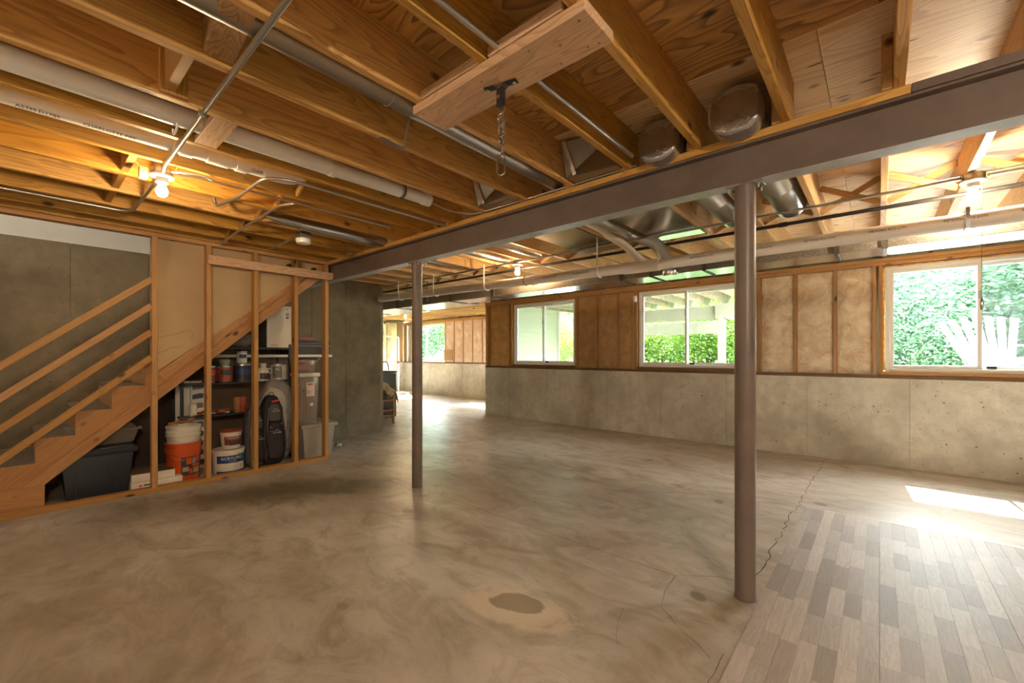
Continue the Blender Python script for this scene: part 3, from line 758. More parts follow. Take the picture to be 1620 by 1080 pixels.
# panned joist bays: sheet metal nailed under the joists
for (x0, x1, y0, y1) in ((-1.655, -1.21, 2.56, 4.11), (-2.49, -2.03, 2.56, 4.11)):
    MB().box(x0, x1, y0, y1, 2.389, 2.398).build('return_pan', 'duct', ceil, smooth=False)

# ---- the open stud partition with the stair rails
pt = struct('wall_partition', (-5.15, -1.2, 0))
XS = -5.105
lumber('bottom_plate', (XS, -1.4, .021), (XS, 2.455, .021), .042, .089, 'stud', pt)
lumber('top_plate', (XS, -1.4, 2.380), (XS, 2.46, 2.380), .038, .089, 'stud', pt)
for y in (.803, 1.222, 1.647, 2.062, 2.418): lumber('stud', (XS, y, .042), (XS, y, 2.361), .089, .042, 'stud', pt, up=(1, 0, 0))
lumber('ledger_board', (-5.04, 1.205, 2.218), (-5.04, 2.52, 2.218), .088, .036, 'block', pt)
lumber('ledger_board', (-5.165, 1.205, 2.305), (-5.165, 2.50, 2.305), .11, .024, 'stud', pt)
for y in (1.99, 2.27): MB().box(-5.14, -5.05, y-.012, y+.012, 2.262, 2.30).build('clip', 'black', pt, bevel=.002)
SL = .2/.2275
for zc in (1.965, 1.722, 1.482, 1.245):
    lumber('rail', (XS+.02, -1.0, zc-SL*1.78), (XS+.02, .782, zc), .052, .036, 'stud', pt)
def bl(y): return .46+.79*y
MB().prism([(.79, bl(.79)), (1.232, bl(1.232)), (1.232, 2.36), (.79, 2.36)], 0, -5.166, -5.152).build('wallboard', 'drywall', pt, smooth=False)
MB().prism([(1.236, bl(1.236)), (2.33, bl(2.33)+.02), (2.40, 2.36), (1.236, 2.36)], 0, -5.166, -5.152).build('wallboard', 'drywall', pt, smooth=False)

M['stainline'] = plain('tide_mark', (0.26, 0.16, 0.07), 0.9, 0, 20, .2)
for pts in ([(.80, 1.42), (.90, 1.45), (1.0, 1.48), (1.07, 1.51), (1.11, 1.48), (1.10, 1.42)], [(.80, 1.29), (.88, 1.30), (.94, 1.34), (1.02, 1.35)]):
    MB().tube(smoothpath([(-5.1518, y, z) for y, z in pts], 4), .0022, 5).build('water_stain', 'stainline', pt)
# ---- staircase
st = empty('staircase', (-5.7, .9, 0), 'open pine staircase rising along the bare concrete wall', 'stairs')
def nb(y): return .10+SL*y
poly = [(.02, nb(.02)+.02)]
Yk = [.069+.2275*k for k in range(-2, 12)]
ptop = []
for k in range(-1, 9):
    yk = .069+.2275*k; zk = .385+.2*k
    ptop += [(yk, zk), (yk, zk+.2)]
low = [(-.30, .19), (.05, .19), (2.45, nb(2.45))]
top = [(-.30, .385-.2), (.069-.2275, .185)]+ptop[1:]
for nme, x0, x1 in (('stringer', -5.205, -5.17), ('stringer', -6.19, -6.155)):
    pl = [(-.25, .20), (.115, .20)]+[(2.40, nb(2.40))]+[(2.40, 2.36)]
    up = []
    for k in range(8, -2, -1):
        yk = .069+.2275*k; zk = .385+.2*k
        if zk+.2 > 2.36: continue
        up += [(min(yk+.2275, 2.40), zk+.2), (yk, zk+.2)]
    th = math.atan(SL); ca, sa = math.cos(th), math.sin(th)
    pp = pl+up+[(-.1585, .225), (-.25, .225)]
    loc = [((y*ca+z*sa), (-y*sa+z*ca)) for y, z in pp]
    o = MB().prism(loc, 2, 0, x1-x0).build(nme, 'stair', st, smooth=False)
    for v_ in o.data.vertices: v_.co = v_.co+wloc(st)
    o.rotation_euler = Matrix((Vector((0, ca, sa)), Vector((0, -sa, ca)), Vector((1, 0, 0)))).transposed().to_euler()
    o.location = Vector((x0, 0, 0))-wloc(st)
# strip along the lower edge of the near stringer and skirt above stud one
o = lumber('edge_strip', (-5.163, .02, nb(.02)+.062), (-5.163, 2.38, nb(2.38)+.062), .088, .016, 'stair', st)
o = lumber('skirt_strip', (-5.168, .86, nb(.86)+.205), (-5.168, 2.30, nb(2.30)+.205), .085, .018, 'stair', st)
for k in range(-1, 9):
    yk = .069+.2275*k; zk = .385+.2*k
    lumber('tread', (-5.206, yk-.110, zk-.013), (-6.154, yk-.110, zk-.013), .026, .245, 'tread', st)
    if zk+.2 < 2.36: lumber('riser', (-5.206, yk+.010, zk+.088), (-6.154, yk+.010, zk+.088), .172, .018, 'stair', st)
lb = empty('landing_box', (-5.6, -.3, 0), 'low pine box step at the foot of the open staircase', 'step')
for (p0, p1) in (((-5.165, -1.2, .105), (-5.165, .12, .105)), ((-6.1, -1.2, .105), (-6.1, .12, .105))): lumber('side_board', p0, p1, .205, .03, 'stair', lb)
lumber('end_board', (-5.18, .108, .105), (-6.09, .108, .105), .205, .026, 'stair', lb)
lumber('top_board', (-5.145, -.55, .2125), (-6.12, -.55, .2125), .022, .55, 'tread', lb)
lumber('top_board', (-5.145, -1.12, .2125), (-6.12, -1.12, .2125), .022, .55, 'tread', lb)

# ---- steel beam on two columns
bm_ = empty('steel_beam', (-1.0, 2.48, 2.16), 'long primer brown steel beam carrying the joists across the room', 'beam')
b = MB(); X0, X1 = -6.19, 3.19
b.box(X0, X1, 2.43, 2.532, 2.16, 2.171).box(X0, X1, 2.43, 2.532, 2.349, 2.360).box(X0, X1, 2.477, 2.485, 2.171, 2.349)
b.build('steel_section', 'steel', bm_, smooth=False)
M['palegrey'] = plain('pale_grey_underside', (0.42, 0.44, 0.43), 0.45, 0, 8, .12)
MB().box(X0+.03, X1-.01, 2.4305, 2.5315, 2.1585, 2.161).build('flange_underside', 'palegrey', bm_, smooth=False, label='pale grey underside of the lower flange')  # thin separate plate, paler grey than the rest of the steel section
lumber('wood_plate', (X0, 2.482, 2.380), (.10, 2.482, 2.380), .038, .125, 'joist', bm_)
lumber('wood_plate', (.102, 2.482, 2.380), (X1, 2.482, 2.380), .038, .125, 'steel', bm_, bev=.002)
def column(x, y, label, group=None):
    c = empty('support_column', (x, y, 0), label, 'column')
    MB().ring([(.0495, 0.006), (.0495, 2.152)], 32, (x, y, 0)).build('pole', 'steelgrey', c, bevel=0)
    MB().ring([(.053, 0), (.053, .006)], 24, (x, y, 0)).build('base_plate', 'steelgrey', c)
    MB().box(x-.085, x+.085, y-.048, y+.052, 2.150, 2.160).build('cap_plate', 'galvdk', c, bevel=.002)
    for sx in (-.068, .068):
        for sy in (-.034, .036):
            q = MB(); q.ring([(.011, 0), (.011, .010)], 6, (x+sx, y+sy, 2.140)); q.cyl((x+sx, y+sy, 2.120), (x+sx, y+sy, 2.141), .005, 8)
            q.build('bolt', 'galvdk', c)
    return c
column(-.531, 2.478, 'primer brown steel pipe column standing at the edge of the strip flooring')
column(-3.37, 2.495, 'grey brown steel pipe column standing farther back beside the floor joint')

# ================================================================== PIPES, DUCTS, CONDUITS
# trunk duct beyond the beam
td = empty('trunk_duct', (-2.0, 4.28, 2.05), 'long galvanised rectangular duct hung along the window side of the ceiling', 'duct')
cuts = [-8.4, -7.2, -6.1, -4.75, -3.9, -2.05, -1.72, -1.22, -.25, .03, 1.25, 3.19]
for i, (a, c) in enumerate(zip(cuts[:-1], cuts[1:])):
    far = 4.44 if a > -4.8 else (4.70 if a > -6.2 else 4.85)
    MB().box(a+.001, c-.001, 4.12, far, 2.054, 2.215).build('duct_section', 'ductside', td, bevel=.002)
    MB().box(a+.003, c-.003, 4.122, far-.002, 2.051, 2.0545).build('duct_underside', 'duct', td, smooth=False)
for c in cuts[1:-1]:
    far = 4.44 if c > -4.8 else 4.70
    q = MB(); q.box(c-.018, c+.018, 4.108, 4.122, 2.045, 2.218).box(c-.012, c+.012, 4.11, far+.005, 2.044, 2.053); q.build('drive_cleat', 'cleat', td, smooth=False)
for x in (-5.3,): MB().box(x-.015, x+.015, 4.112, 4.116, 2.10, 2.42).build('hanger_strap', 'galv', td, smooth=False)
# round branch ducts over the beam with wrapped ends
def round_duct(x, z, r, y0, y1, label, cap=True, wrap=True, mat='galv', name='round_duct'):
    d = empty(name, (x, y0, z-r), label, 'duct')
    q = MB(); n = int((y1-y0)/.6)+1; prof = []
    for i in range(n):
        a = (y1-y0)*i/n; e = (y1-y0)*(i+1)/n
        prof += [(r, a+.02), (r, e-.03), (r*1.035, e-.02), (r*1.035, e-.008), (r, e)]
    q.ring(prof, 28, (x, y0, z), (0, 1, 0)); q.build('duct_pipe', mat, d, ang=30)
    if wrap:
        q = MB(); prof = [(r*.5, .004), (r*.92, .0), (r*1.05, .006), (r*1.09, .02), (r*1.08, .05), (r*1.10, .08), (r*1.04, .12)]
        n = 40; b = len(q.v); vs = []; fs = []
        for rr, h in prof:
            for k in range(n):
                t = 2*PI*k/n; sq = (abs(math.cos(t))**4+abs(math.sin(t))**4)**(-.25)
                w = rr*(.55+.45*sq)*(1+.025*noise.noise(Vector((t*4, h*30, x*9))))
                vs.append((x+w*math.cos(t), y0+h+.006*noise.noise(Vector((t*5, h*9, x))), z+w*math.sin(t)))
        for i in range(len(prof)-1):
            for k in range(n): fs.append((i*n+k, i*n+(k+1) % n, (i+1)*n+(k+1) % n, (i+1)*n+k))
        fs.append(tuple(range(n))[::-1])
        q.add(vs, fs); q.build('plastic_wrap', 'shrink', d, ang=70)
    return d
round_duct(-.945, 2.475, .105, 2.33, 4.02, 'fat round galvanised duct with film-wrapped circular end, left of the pair over the beam')
round_duct(-.535, 2.475, .108, 2.28, 4.02, 'fat round galvanised duct with film-wrapped squarish end, right of the pair over the beam')
for (x, z, lb) in ((-3.03, 2.45, 'thin round duct between joists beyond the beam, nearest the middle bulb'), (-3.52, 2.45, 'thin round duct beyond the beam, second left of the middle bulb'), (-4.12, 2.44, 'thin round duct beyond the beam, farthest left of the middle bulb')):
    round_duct(x, z, .048, 2.57, 3.98, lb, wrap=False)
dd = round_duct(-1.81, 2.43, .05, 2.57, 3.80, 'thin round duct with a drop elbow between the flat sheet metal pans', wrap=False)
q = MB(); q.tube(smoothpath([(-1.81, 3.79, 2.43), (-1.76, 3.92, 2.41), (-1.62, 4.0, 2.33), (-1.55, 4.03, 2.20), (-1.53, 4.05, 2.10)], 4), .056, 16); q.build('elbow', 'galv', dd, ang=25)
MB().ring([(.068, 0), (.075, .03), (.075, .06), (.05, .10)], 20, (-1.50, 4.03, 2.015)).build('damper_cap', 'duct', dd)
# galvanised round ducts on the near side of the beam
d = empty('round_duct', (-1.70, -1.5, 2.42), 'long dull galvanised pipe duct running between joists to the beam, under the fir block', 'duct')
MB().ring([(.052, 0), (.052, 2.68), (.055, 2.69), (.055, 2.74), (.052, 2.75), (.052, 3.98)], 28, (-1.70, -1.5, 2.467), (0, 1, 0)).build('duct_pipe', 'galvdk', d, ang=30)
for y in (-.6, 1.10): MB().torus((-1.70, y, 2.467), .054, .003, (0, 1, 0)).build('joint_band', 'galv', d)
q = MB(); q.obox((-1.71, 1.22, 2.405), (-1.87, 1.30, 2.335), .008, .02); q.obox((-1.87, 1.30, 2.335), (-1.965, 1.22, 2.40), .008, .02); q.build('strap_bracket', 'galvdk', d, smooth=False)
d = empty('round_duct', (-3.84, 1.42, 2.37), 'short shiny galvanised duct near the smoke alarm, tapering at its start', 'duct')
MB().ring([(.012, -.10), (.045, .03), (.05, .06), (.05, .16), (.053, .17), (.05, .18), (.05, .98), (.044, 1.02)], 28, (-3.84, 1.42, 2.42), (0, 1, 0)).build('duct_pipe', 'galv', d, ang=30)
# rectangular boots above the beam
def boot(x0, x1, label):
    d = empty('duct_boot', (x0, 2.3, 2.42), label, 'duct')
    q = MB(); q.add([(x0+.012, 2.30, 2.41), (x1-.012, 2.34, 2.41), (x1-.012, 2.34, 2.62), (x0+.012, 2.24, 2.62), (x0+.012, 2.50, 2.41), (x1-.012, 2.50, 2.41), (x1-.012, 2.50, 2.62), (x0+.012, 2.50, 2.62)],
        [(0, 1, 2, 3), (4, 5, 6, 7), (0, 1, 5, 4), (1, 2, 6, 5), (2, 3, 7, 6), (3, 0, 4, 7)]); q.build('boot_body', 'galvdk', d, smooth=False)
    MB().box(x0+.02, x1-.02, 2.50, 2.72, 2.41, 2.62).build('boot_neck', 'galvdk', d, smooth=False)
    MB().obox((x0+.035, 2.234, 2.615), (x0+.075, 2.300, 2.415), .024, .003, up=(0, -1, .3)).build('foil_tape', 'foil', d)
boot(-1.54, -1.18, 'angled sheet metal duct boot with foil tape above the beam, larger and nearer')
boot(-2.35, -1.99, 'angled sheet metal duct boot with foil tape above the beam, farther left')

# white drain pipe hung in front of the duct
def pvc_z(x): return 2.105+.075*max(0, (-1.6-x)/4.4)
dp = empty('drain_pipe', (-2.0, 3.85, 2.05), 'long white drain pipe hung below the joists beyond the beam, printed with black lettering', 'pipe')
MB().cyl((3.19, 3.85, pvc_z(3)-.002), (-1.6, 3.85, 2.105), .050, 28).cyl((-1.6, 3.85, 2.105), (-6.195, 3.85, pvc_z(-6.195)), .050, 28).build('pipe_run', 'pvcdirty', dp)
for x in (-1.86, -1.56, -3.0): MB().cyl((x-.03, 3.85, pvc_z(x)), (x+.03, 3.85, pvc_z(x)), .057, 28).build('coupling', 'pvcdirty', dp, bevel=.002)
MB().cyl((-1.83, 3.85, 2.108), (-1.58, 3.85, 2.106), .0565, 28).build('wye_fitting', 'pvcdirty', dp)
MB().tube(smoothpath([(-1.66, 3.85, 2.12), (-1.74, 3.83, 2.20), (-1.86, 3.78, 2.33), (-1.96, 3.70, 2.41), (-1.99, 3.55, 2.45), (-1.99, 3.2, 2.46)], 4), .036, 18).build('branch', 'pvcdirty', dp)
MB().torus((-3.12, 3.85, pvc_z(-3.1)), .053, .004, (1, 0, 0)).build('rubber_band', 'black', dp)
for x in (-5.6, -4.75, -3.75, -2.15):
    z = pvc_z(x); q = MB()
    arc = [(x, 3.85+.057*math.cos(a), z+.057*math.sin(a)) for a in [PI*(1.0+.125*k) for k in range(9)]]
    q.tube([(x, 3.793, 2.40)]+[(x, 3.793, z+.05)]+arc+[(x, 3.912, z+.03)], .007, 6); q.build('pipe_hook', 'pvc', dp)
q = MB(); q.box(.402, .42, 3.790, 3.793, pvc_z(0)-.055, 2.175); q.box(.402, .42, 3.79, 3.91, pvc_z(0)-.058, pvc_z(0)-.055); q.box(.402, .42, 3.905, 3.908, pvc_z(0)-.055, 2.175); q.box(.402, .42, 3.79, 3.908, 2.172, 2.175); q.build('perforated_strap', 'galv', dp, smooth=False)
def pipewrap(xc, yc, zc, r, a0, flip=1):
    # lettering bent round a pipe lying along X; facing -Y and down
    return lambda u, v: Vector((xc+flip*u, yc-(r+.0006)*math.cos(a0+v/r*flip), zc+(r+.0006)*math.sin(a0+v/r*flip)))
for x in (-2.75, -2.35, -1.15, -.72, -.33, .04, .40, .72):
    text_mesh('NOT FOR PRESSURE', .021, pipewrap(x, 3.85, pvc_z(x), .050, .12, -1), 'pipe_lettering', 'ink', dp)
for x in (-4.4, -4.0, -3.5): text_mesh('PVC DWV', .019, pipewrap(x, 3.85, pvc_z(x), .050, .12, -1), 'pipe_lettering', 'ink', dp)

# white pipes between joists at upper left
p = empty('drain_pipe', (-2.63, -1.5, 2.41), 'fat white drain pipe in the joist bay at upper left, the nearer of two', 'pipe')
MB().cyl((-2.635, -2.2, 2.452), (-2.635, 1.28, 2.458), .050, 28).cyl((-2.635, 1.30, 2.458), (-2.635, 1.80, 2.462), .046, 28).cyl((-2.635, 1.83, 2.462), (-2.635, 2.02, 2.465), .044, 28).build('pipe_run', 'pvc', p)
MB().cyl((-2.635, 1.275, 2.458), (-2.635, 1.31, 2.458), .054, 28).build('coupling', 'pvcdirty', p)
MB().torus((-2.635, 1.82, 2.462), .047, .004, (0, 1, 0)).build('rubber_band', 'black', p)
MB().cyl((-2.635, 2.0, 2.465), (-2.635, 2.06, 2.466), .050, 28).build('coupling', 'pvc', p)
MB().tube(smoothpath([(-2.635, .50, 2.50), (-2.62, .50, 2.395), (-2.69, .50, 2.382), (-2.70, .50, 2.41)], 4), .006, 6).build('pipe_hook', 'pvc', p)
p = empty('drain_pipe', (-3.03, -1.5, 2.42), 'white lettered pipe with couplings at upper left, the farther of two, above the bulb', 'pipe')
MB().cyl((-3.03, -2.2, 2.462), (-3.03, 1.05, 2.466), .043, 26).build('pipe_run', 'pvc', p)
for y in (.62, .80, .90): MB().cyl((-3.03, y-.03, 2.465), (-3.03, y+.03, 2.465), .050, 26).build('coupling', 'pvc', p, bevel=.002)
MB().ring([(.049, 0), (.049, .11)], 26, (-3.03, .72, 2.465), (0, 1, 0)).build('coupling', 'pvc', p, bevel=.002)
q = MB(); q.tube([(-3.03+.05*math.cos(a), .56, 2.465+.05*math.sin(a)) for a in [PI*(.9+.15*k) for k in range(9)]], .007, 6); q.box(-3.05, -3.035, .553, .567, 2.40, 2.42); q.build('pipe_hook', 'pvc', p)
MB().tube(smoothpath([(-3.03, 1.03, 2.466), (-3.03, 1.12, 2.466), (-3.02, 1.20, 2.475), (-2.96, 1.24, 2.50), (-2.93, 1.25, 2.56)], 4), .047, 18).build('elbow', 'pvc', p)
def wrapy(yc, xc, zc, r, a0):
    return lambda u, v: Vector((xc+(r+.0006)*math.cos(a0+v/r), yc+u, zc+(r+.0006)*math.sin(a0+v/r)))
text_mesh('ASTM D1785', .026, wrapy(.05, -3.03, 2.462, .043, -1.15), 'pipe_lettering', 'ink', p)
text_mesh('CHARLOTTE PIPE', .026, wrapy(.30, -3.03, 2.462, .043, -1.1), 'pipe_lettering', 'ink', p)
text_mesh('CHAR', .026, wrapy(.98, -3.03, 2.462, .043, -.6), 'pipe_lettering', 'ink', p)

# long black and grey pipes below the joists beyond the beam
def pipe(name, pts, r, mat, label, cat='pipe', rad=.06, couplings=(), straps=(), smat='emt'):
    o = empty(name, pts[0], label, cat)
    MB().tube(bend(pts, rad), r, 12).build('tube', mat, o)
    for (a, b) in couplings: MB().cyl(a, b, r*1.35, 12).build('coupling', mat, o)
    for (c, ax) in straps: MB().torus(c, r*1.1, r*.35, ax, 14, 6).build('strap', smat, o)
    return o
pipe('gas_pipe', [(3.19, 4.04, 2.318), (-7.0, 4.04, 2.335)], .0145, 'blackpipe', 'straight black iron gas pipe below the joists, the darker thicker of two', couplings=[((-.62, 4.04, 2.3243), (-.56, 4.04, 2.3242)), ((-3.5, 4.04, 2.329), (-3.44, 4.04, 2.329))])
pipe('conduit', [(.39, 3.86, 2.372), (-2.6, 3.86, 2.374), (-6.1, 3.86, 2.376)], .0105, 'emt', 'long grey conduit beyond the beam running to the right bulb', 'conduit', couplings=[((-.25, 3.86, 2.3725), (-.21, 3.86, 2.3725)), ((-2.9, 3.86, 2.374), (-2.85, 3.86, 2.374))])
pipe('conduit', [(.50, 3.88, 2.372), (3.19, 3.88, 2.372)], .0105, 'emt', 'grey conduit leaving the right bulb towards the right', 'conduit')
# conduits at left, near side
pipe('conduit', [(-1.0, .545, 2.386), (-3.16, .55, 2.386), (-3.24, .55, 2.36)], .0115, 'emt', 'steel conduit crossing under the near joists down to the left bulb', 'conduit', straps=[((-2.37, .546, 2.386), (1, 0, 0))], couplings=[((-2.42, .546, 2.386), (-2.37, .546, 2.386))])
pipe('conduit', [(-3.34, .56, 2.375), (-4.42, .56, 2.382), (-4.43, -1.6, 2.382)], .0105, 'emt', 'steel conduit from the left bulb bending along the stair side joists', 'conduit', rad=.10)
pipe('conduit', [(-3.25, .62, 2.37), (-3.25, .70, 2.389), (-3.25, 2.12, 2.389)], .0075, 'emt', 'slim straight conduit under a joist running from the left bulb toward the beam', 'conduit', straps=[((-3.25, 1.7, 2.389), (0, 1, 0))])
pipe('conduit', [(-3.76, .93, 2.46), (-3.76, .955, 2.385), (-3.40, 1.0, 2.385), (-2.93, 1.0, 2.385), (-2.85, 1.12, 2.386), (-2.84, 2.40, 2.386)], .0105, 'emt', 'bent steel conduit with a hooked end below the lettered white pipe', 'conduit', rad=.07, couplings=[((-3.48, .99, 2.385), (-3.40, 1.0, 2.385))])
pipe('conduit', [(-4.98, 1.30, 2.386), (-4.2, 1.27, 2.386), (-3.40, 1.26, 2.386), (-3.26, 1.32, 2.388)], .0105, 'emt', 'thin steel conduit crossing the joists from the stud partition', 'conduit', couplings=[((-4.25, 1.272, 2.386), (-4.2, 1.272, 2.386)), ((-3.84, 1.266, 2.386), (-3.80, 1.266, 2.386))])
pipe('conduit', [(-4.85, 1.70, 2.386), (-4.07, 1.70, 2.384)], .0095, 'emt', 'short conduit feeding the smoke alarm', 'conduit', couplings=[((-4.45, 1.70, 2.386), (-4.40, 1.70, 2.386))])
pipe('conduit', [(-1.075, -1.6, 2.415), (-1.075, 2.30, 2.415)], .0115, 'emt', 'bright straight conduit alongside a joist, passing over the fir block', 'conduit')
pipe('cable', [(-2.60, 2.05, 2.44), (-2.58, 2.2, 2.41), (-2.50, 2.38, 2.402), (-2.2, 2.405, 2.404), (-1.1, 2.41, 2.405)], .006, 'emt', 'thin metal sheathed cable bending onto the top of the beam', 'cable', rad=.1)
# smoke alarm
s = empty('smoke_alarm', (-4.02, 1.70, 2.29), 'round white smoke alarm on a metal box under the left joists', 'alarm')
MB().box(-4.07, -3.97, 1.65, 1.75, 2.34, 2.395).build('junction_box', 'galv', s, bevel=.003)
MB().ring([(.045, 0), (.062, .006), (.066, .03), (.066, .045), (.055, .048)], 32, (-4.02, 1.70, 2.292)).build('alarm_body', 'porc', s)

# ---- bulbs
def fixture(x, y, label, string=0.0, pend=False, power=1.0, zt=0, bcol=BULB_COL):
    f = empty('light_fixture', (x, y, 2.25), label, 'lamp', )
    MB().box(x-.21, x+.21, y-.012, y+.012, 2.3965, 2.4005).build('mounting_bar', 'galvdk', f, smooth=False)
    q = MB(); q.ring([(.056, 0), (.056, .042)], 8, (x, y, 2.355)); q.build('junction_box', 'galvdk', f, bevel=.002)
    q = MB()
    for k in range(8):
        a = PI/8+k*PI/4; c = Vector((x+.0525*math.cos(a), y+.0525*math.sin(a), 2.378)); q.ring([(.013, 0), (.013, .002)], 12, c, (math.cos(a), math.sin(a), 0))
    q.build('knockouts', 'galv', f)
    MB().ring([(.030, 0), (.030, .028), (.060, .034), (.060, .043)], 32, (x, y, 2.312)).build('lamp_holder', 'porc', f)
    pr = [(.004, 0), (.016, .003), (.026, .014), (.030, .030), (.028, .044), (.019, .064), (.0145, .078), (.0145, .086)]
    mt = emit('bulb_glow_%.1f' % power, bcol, BULB_W*power/(PI*.0115))
    MB().ring(pr, 24, (x, y, 2.228)).build('bulb', mt, f, ang=80)
    if string:
        MB().tube([(x+.035, y-.02, 2.315), (x+.035, y-.02, string)], .0012, 5).build('pull_cord', 'ink', f)
        if pend: MB().ring([(.002, 0), (.007, .01), (.009, .04), (.006, .065), (.003, .075)], 12, (x+.035, y-.02, string-.075)).build('cord_pull', 'chrome', f)
    if zt: f.location.z += zt-2.25
    return f
f1 = fixture(-3.29, .555, 'bare glowing bulb in a porcelain holder at left under the joists', power=.6)
MB().box(-3.40, -3.35, .46, .50, 2.34, 2.405).build('transformer', 'yellowpl', f1, bevel=.004)
MB().tube(smoothpath([(-3.37, .47, 2.40), (-3.30, .42, 2.44), (-3.20, .50, 2.44), (-3.17, .60, 2.41), (-3.24, .61, 2.38)], 5), .0018, 5).build('wires', 'yellowpl', f1)
MB().tube(smoothpath([(-3.22, .59, 2.37), (-3.16, .65, 2.365), (-3.18, .74, 2.38), (-3.24, .80, 2.392)], 5), .006, 8).build('cable_tail', 'pvc', f1)
fixture(.442, 3.885, 'bare glowing bulb at right with a long black pull cord hanging before the right window', 1.62, True, power=.95, bcol=(1.0, 0.84, 0.60))
fixture(-3.29, 3.90, 'bare glowing bulb beyond the beam at the middle, above the first window', 1.95, power=.6)
fixture(-9.35, 6.55, 'bare glowing bulb in the far room by its window', power=.8)
fixture(1.9, -.45, 'bare bulb behind the photographer lighting the near joists', power=4.2, bcol=(1.0, 0.87, 0.70))
fixture(-5.6, -1.2, 'added unseen bulb high in the stairwell, standing in for upstairs daylight', power=1.9, zt=4.6, bcol=(1.0, 0.93, 0.82))  # added out of view to brighten the white shaft wall, replaces upstairs daylight
fixture(-2.2, -1.6, 'bare bulb behind the photographer near the stairs', power=.5, bcol=(1.0, 0.80, 0.56))

# ---- fir block with the hanging chain
bk = empty('hanging_block', (-1.14, 1.26, 2.36), 'pale fir plank screwed across two joists holding the hanging chain', 'plank')
lumber('plank', (-1.60, 1.255, 2.3785), (-.70, 1.255, 2.3785), .038, .19, 'block', bk)
lumber('filler_block', (-1.54, 1.24, 2.419), (-1.175, 1.24, 2.419), .038, .17, 'block', bk)
lumber('filler_block', (-1.125, 1.24, 2.419), (-.785, 1.24, 2.419), .038, .17, 'block', bk)
q = MB()
for x, y in ((-1.56, 1.19), (-1.56, 1.32), (-1.40, 1.20), (-1.35, 1.31), (-1.2, 1.2), (-1.25, 1.32), (-1.0, 1.30), (-.95, 1.19), (-.85, 1.24), (-.78, 1.31), (-.74, 1.19), (-.74, 1.32), (-1.45, 1.26), (-.9, 1.32)):
    q.ring([(.0052, 0), (.0052, .003)], 10, (x, y, 2.3575))
q.build('screw_heads', 'galvdk', bk)
ch = empty('hanging_chain', (-1.155, 1.265, 2.0), 'zinc chain and snap link hanging from a black bracket under the fir block', 'chain')
q = MB()
q.obox((-1.225, 1.245, 2.357), (-1.18, 1.258, 2.356), .004, .03, up=(0, -1, 0)).obox((-1.18, 1.258, 2.356), (-1.155, 1.265, 2.335), .004, .03, up=(0, -1, 0))
q.obox((-1.155, 1.265, 2.336), (-1.13, 1.272, 2.356), .004, .03, up=(0, -1, 0)).obox((-1.13, 1.272, 2.356), (-1.085, 1.285, 2.357), .004, .03, up=(0, -1, 0))
q.box(-1.172, -1.138, 1.256, 1.274, 2.27, 2.345)
q.build('bracket', 'black', ch, bevel=.0015)
for x, y in ((-1.212, 1.249), (-1.097, 1.281)): MB().ring([(.008, 0), (.008, .005)], 10, (x, y, 2.349)).build('bolt', 'chrome', ch)
MB().ring([(.008, 0), (.008, .004)], 12, (-1.155, 1.253, 2.305), (0, -1, 0)).build('bolt', 'chrome', ch)
def link(c, h, w, r, ang, tilt=0):
    u = Vector((math.sin(tilt)*math.cos(ang), math.sin(tilt)*math.sin(ang), math.cos(tilt))); v = Vector((math.cos(ang), math.sin(ang), 0)); pts = []
    for k in range(20):
        t = 2*PI*k/20; s = h/2-w/2
        pts.append(Vector(c)+v*math.cos(t)*w/2+u*(math.sin(t)*w/2+(s if math.sin(t) > 0 else -s)))
    return MB().tube(pts, r, 7, True)
link((-1.155, 1.265, 2.262), .040, .030, .0035, .2).build('shackle', 'chrome', ch)
for k in range(7): link((-1.163+.002*k, 1.262, 2.232-.0235*k), .036, .017, .0026, (0.3 if k % 2 else 1.75), .10).build('link', 'chrome', ch)
for k in range(6): link((-1.146-.001*k, 1.270, 2.226-.0235*k), .036, .017, .0026, (1.9 if k % 2 else .4), -.08).build('link', 'chrome', ch)
link((-1.155, 1.266, 2.040), .085, .030, .0042, .5).build('snap_link', 'chrome', ch)
MB().cyl((-1.168, 1.259, 2.025), (-1.168, 1.259, 2.055), .0062, 8).build('lock_sleeve', 'chrome', ch)

# ================================================================== THINGS STORED UNDER THE STAIRS
def rbox(q, x0, x1, y0, y1, z0, z1): return q.box(x0, x1, y0, y1, z0, z1)
def face_x(x, yc, zc, s=1):
    # flat lettering on a face looking towards +X; text runs towards +Y
    return lambda u, v: Vector((x, yc+u, zc+v))
t = empty('storage_tub', (-5.53, .44, 0), 'navy lidded plastic storage tub on the floor under the lowest stairs', 'tub')
MB().frustum((-5.53, .445), 0, .385, .27, .195, .30, .235).build('tub_body', 'navy', t, bevel=.012)
q = MB(); q.box(-5.262, -5.240, .30, .308, .02, .36).box(-5.262, -5.236, .50, .508, .18, .36).box(-5.262, -5.246, .508, .54, .172, .180).box(-5.262, -5.242, .54, .548, .02, .18); q.build('ribs', 'black', t, smooth=False)
q = MB(); q.frustum((-5.53, .45), .375, .425, .315, .25, .32, .255).frustum((-5.53, .45), .425, .445, .30, .235, .29, .225); q.build('lid', 'navy', t, bevel=.008)
t = empty('pet_carrier', (-5.53, .50, .445), 'grey brown plastic carrier with a grille top resting on the navy tub', 'carrier')
MB().frustum((-5.53, .50), .447, .575, .20, .19, .24, .225).build('lower_shell', 'tote', t, bevel=.02)
MB().frustum((-5.53, .50), .572, .590, .26, .245, .26, .245).build('rim', 'tote', t, bevel=.005)
MB().frustum((-5.53, .50), .588, .68, .235, .215, .16, .13).build('upper_shell', 'tote', t, bevel=.015)
q = MB()
for k in range(9): q.obox((-5.33+.0, .42+.028*k, .60), (-5.40, .43+.026*k, .672), .004, .004)
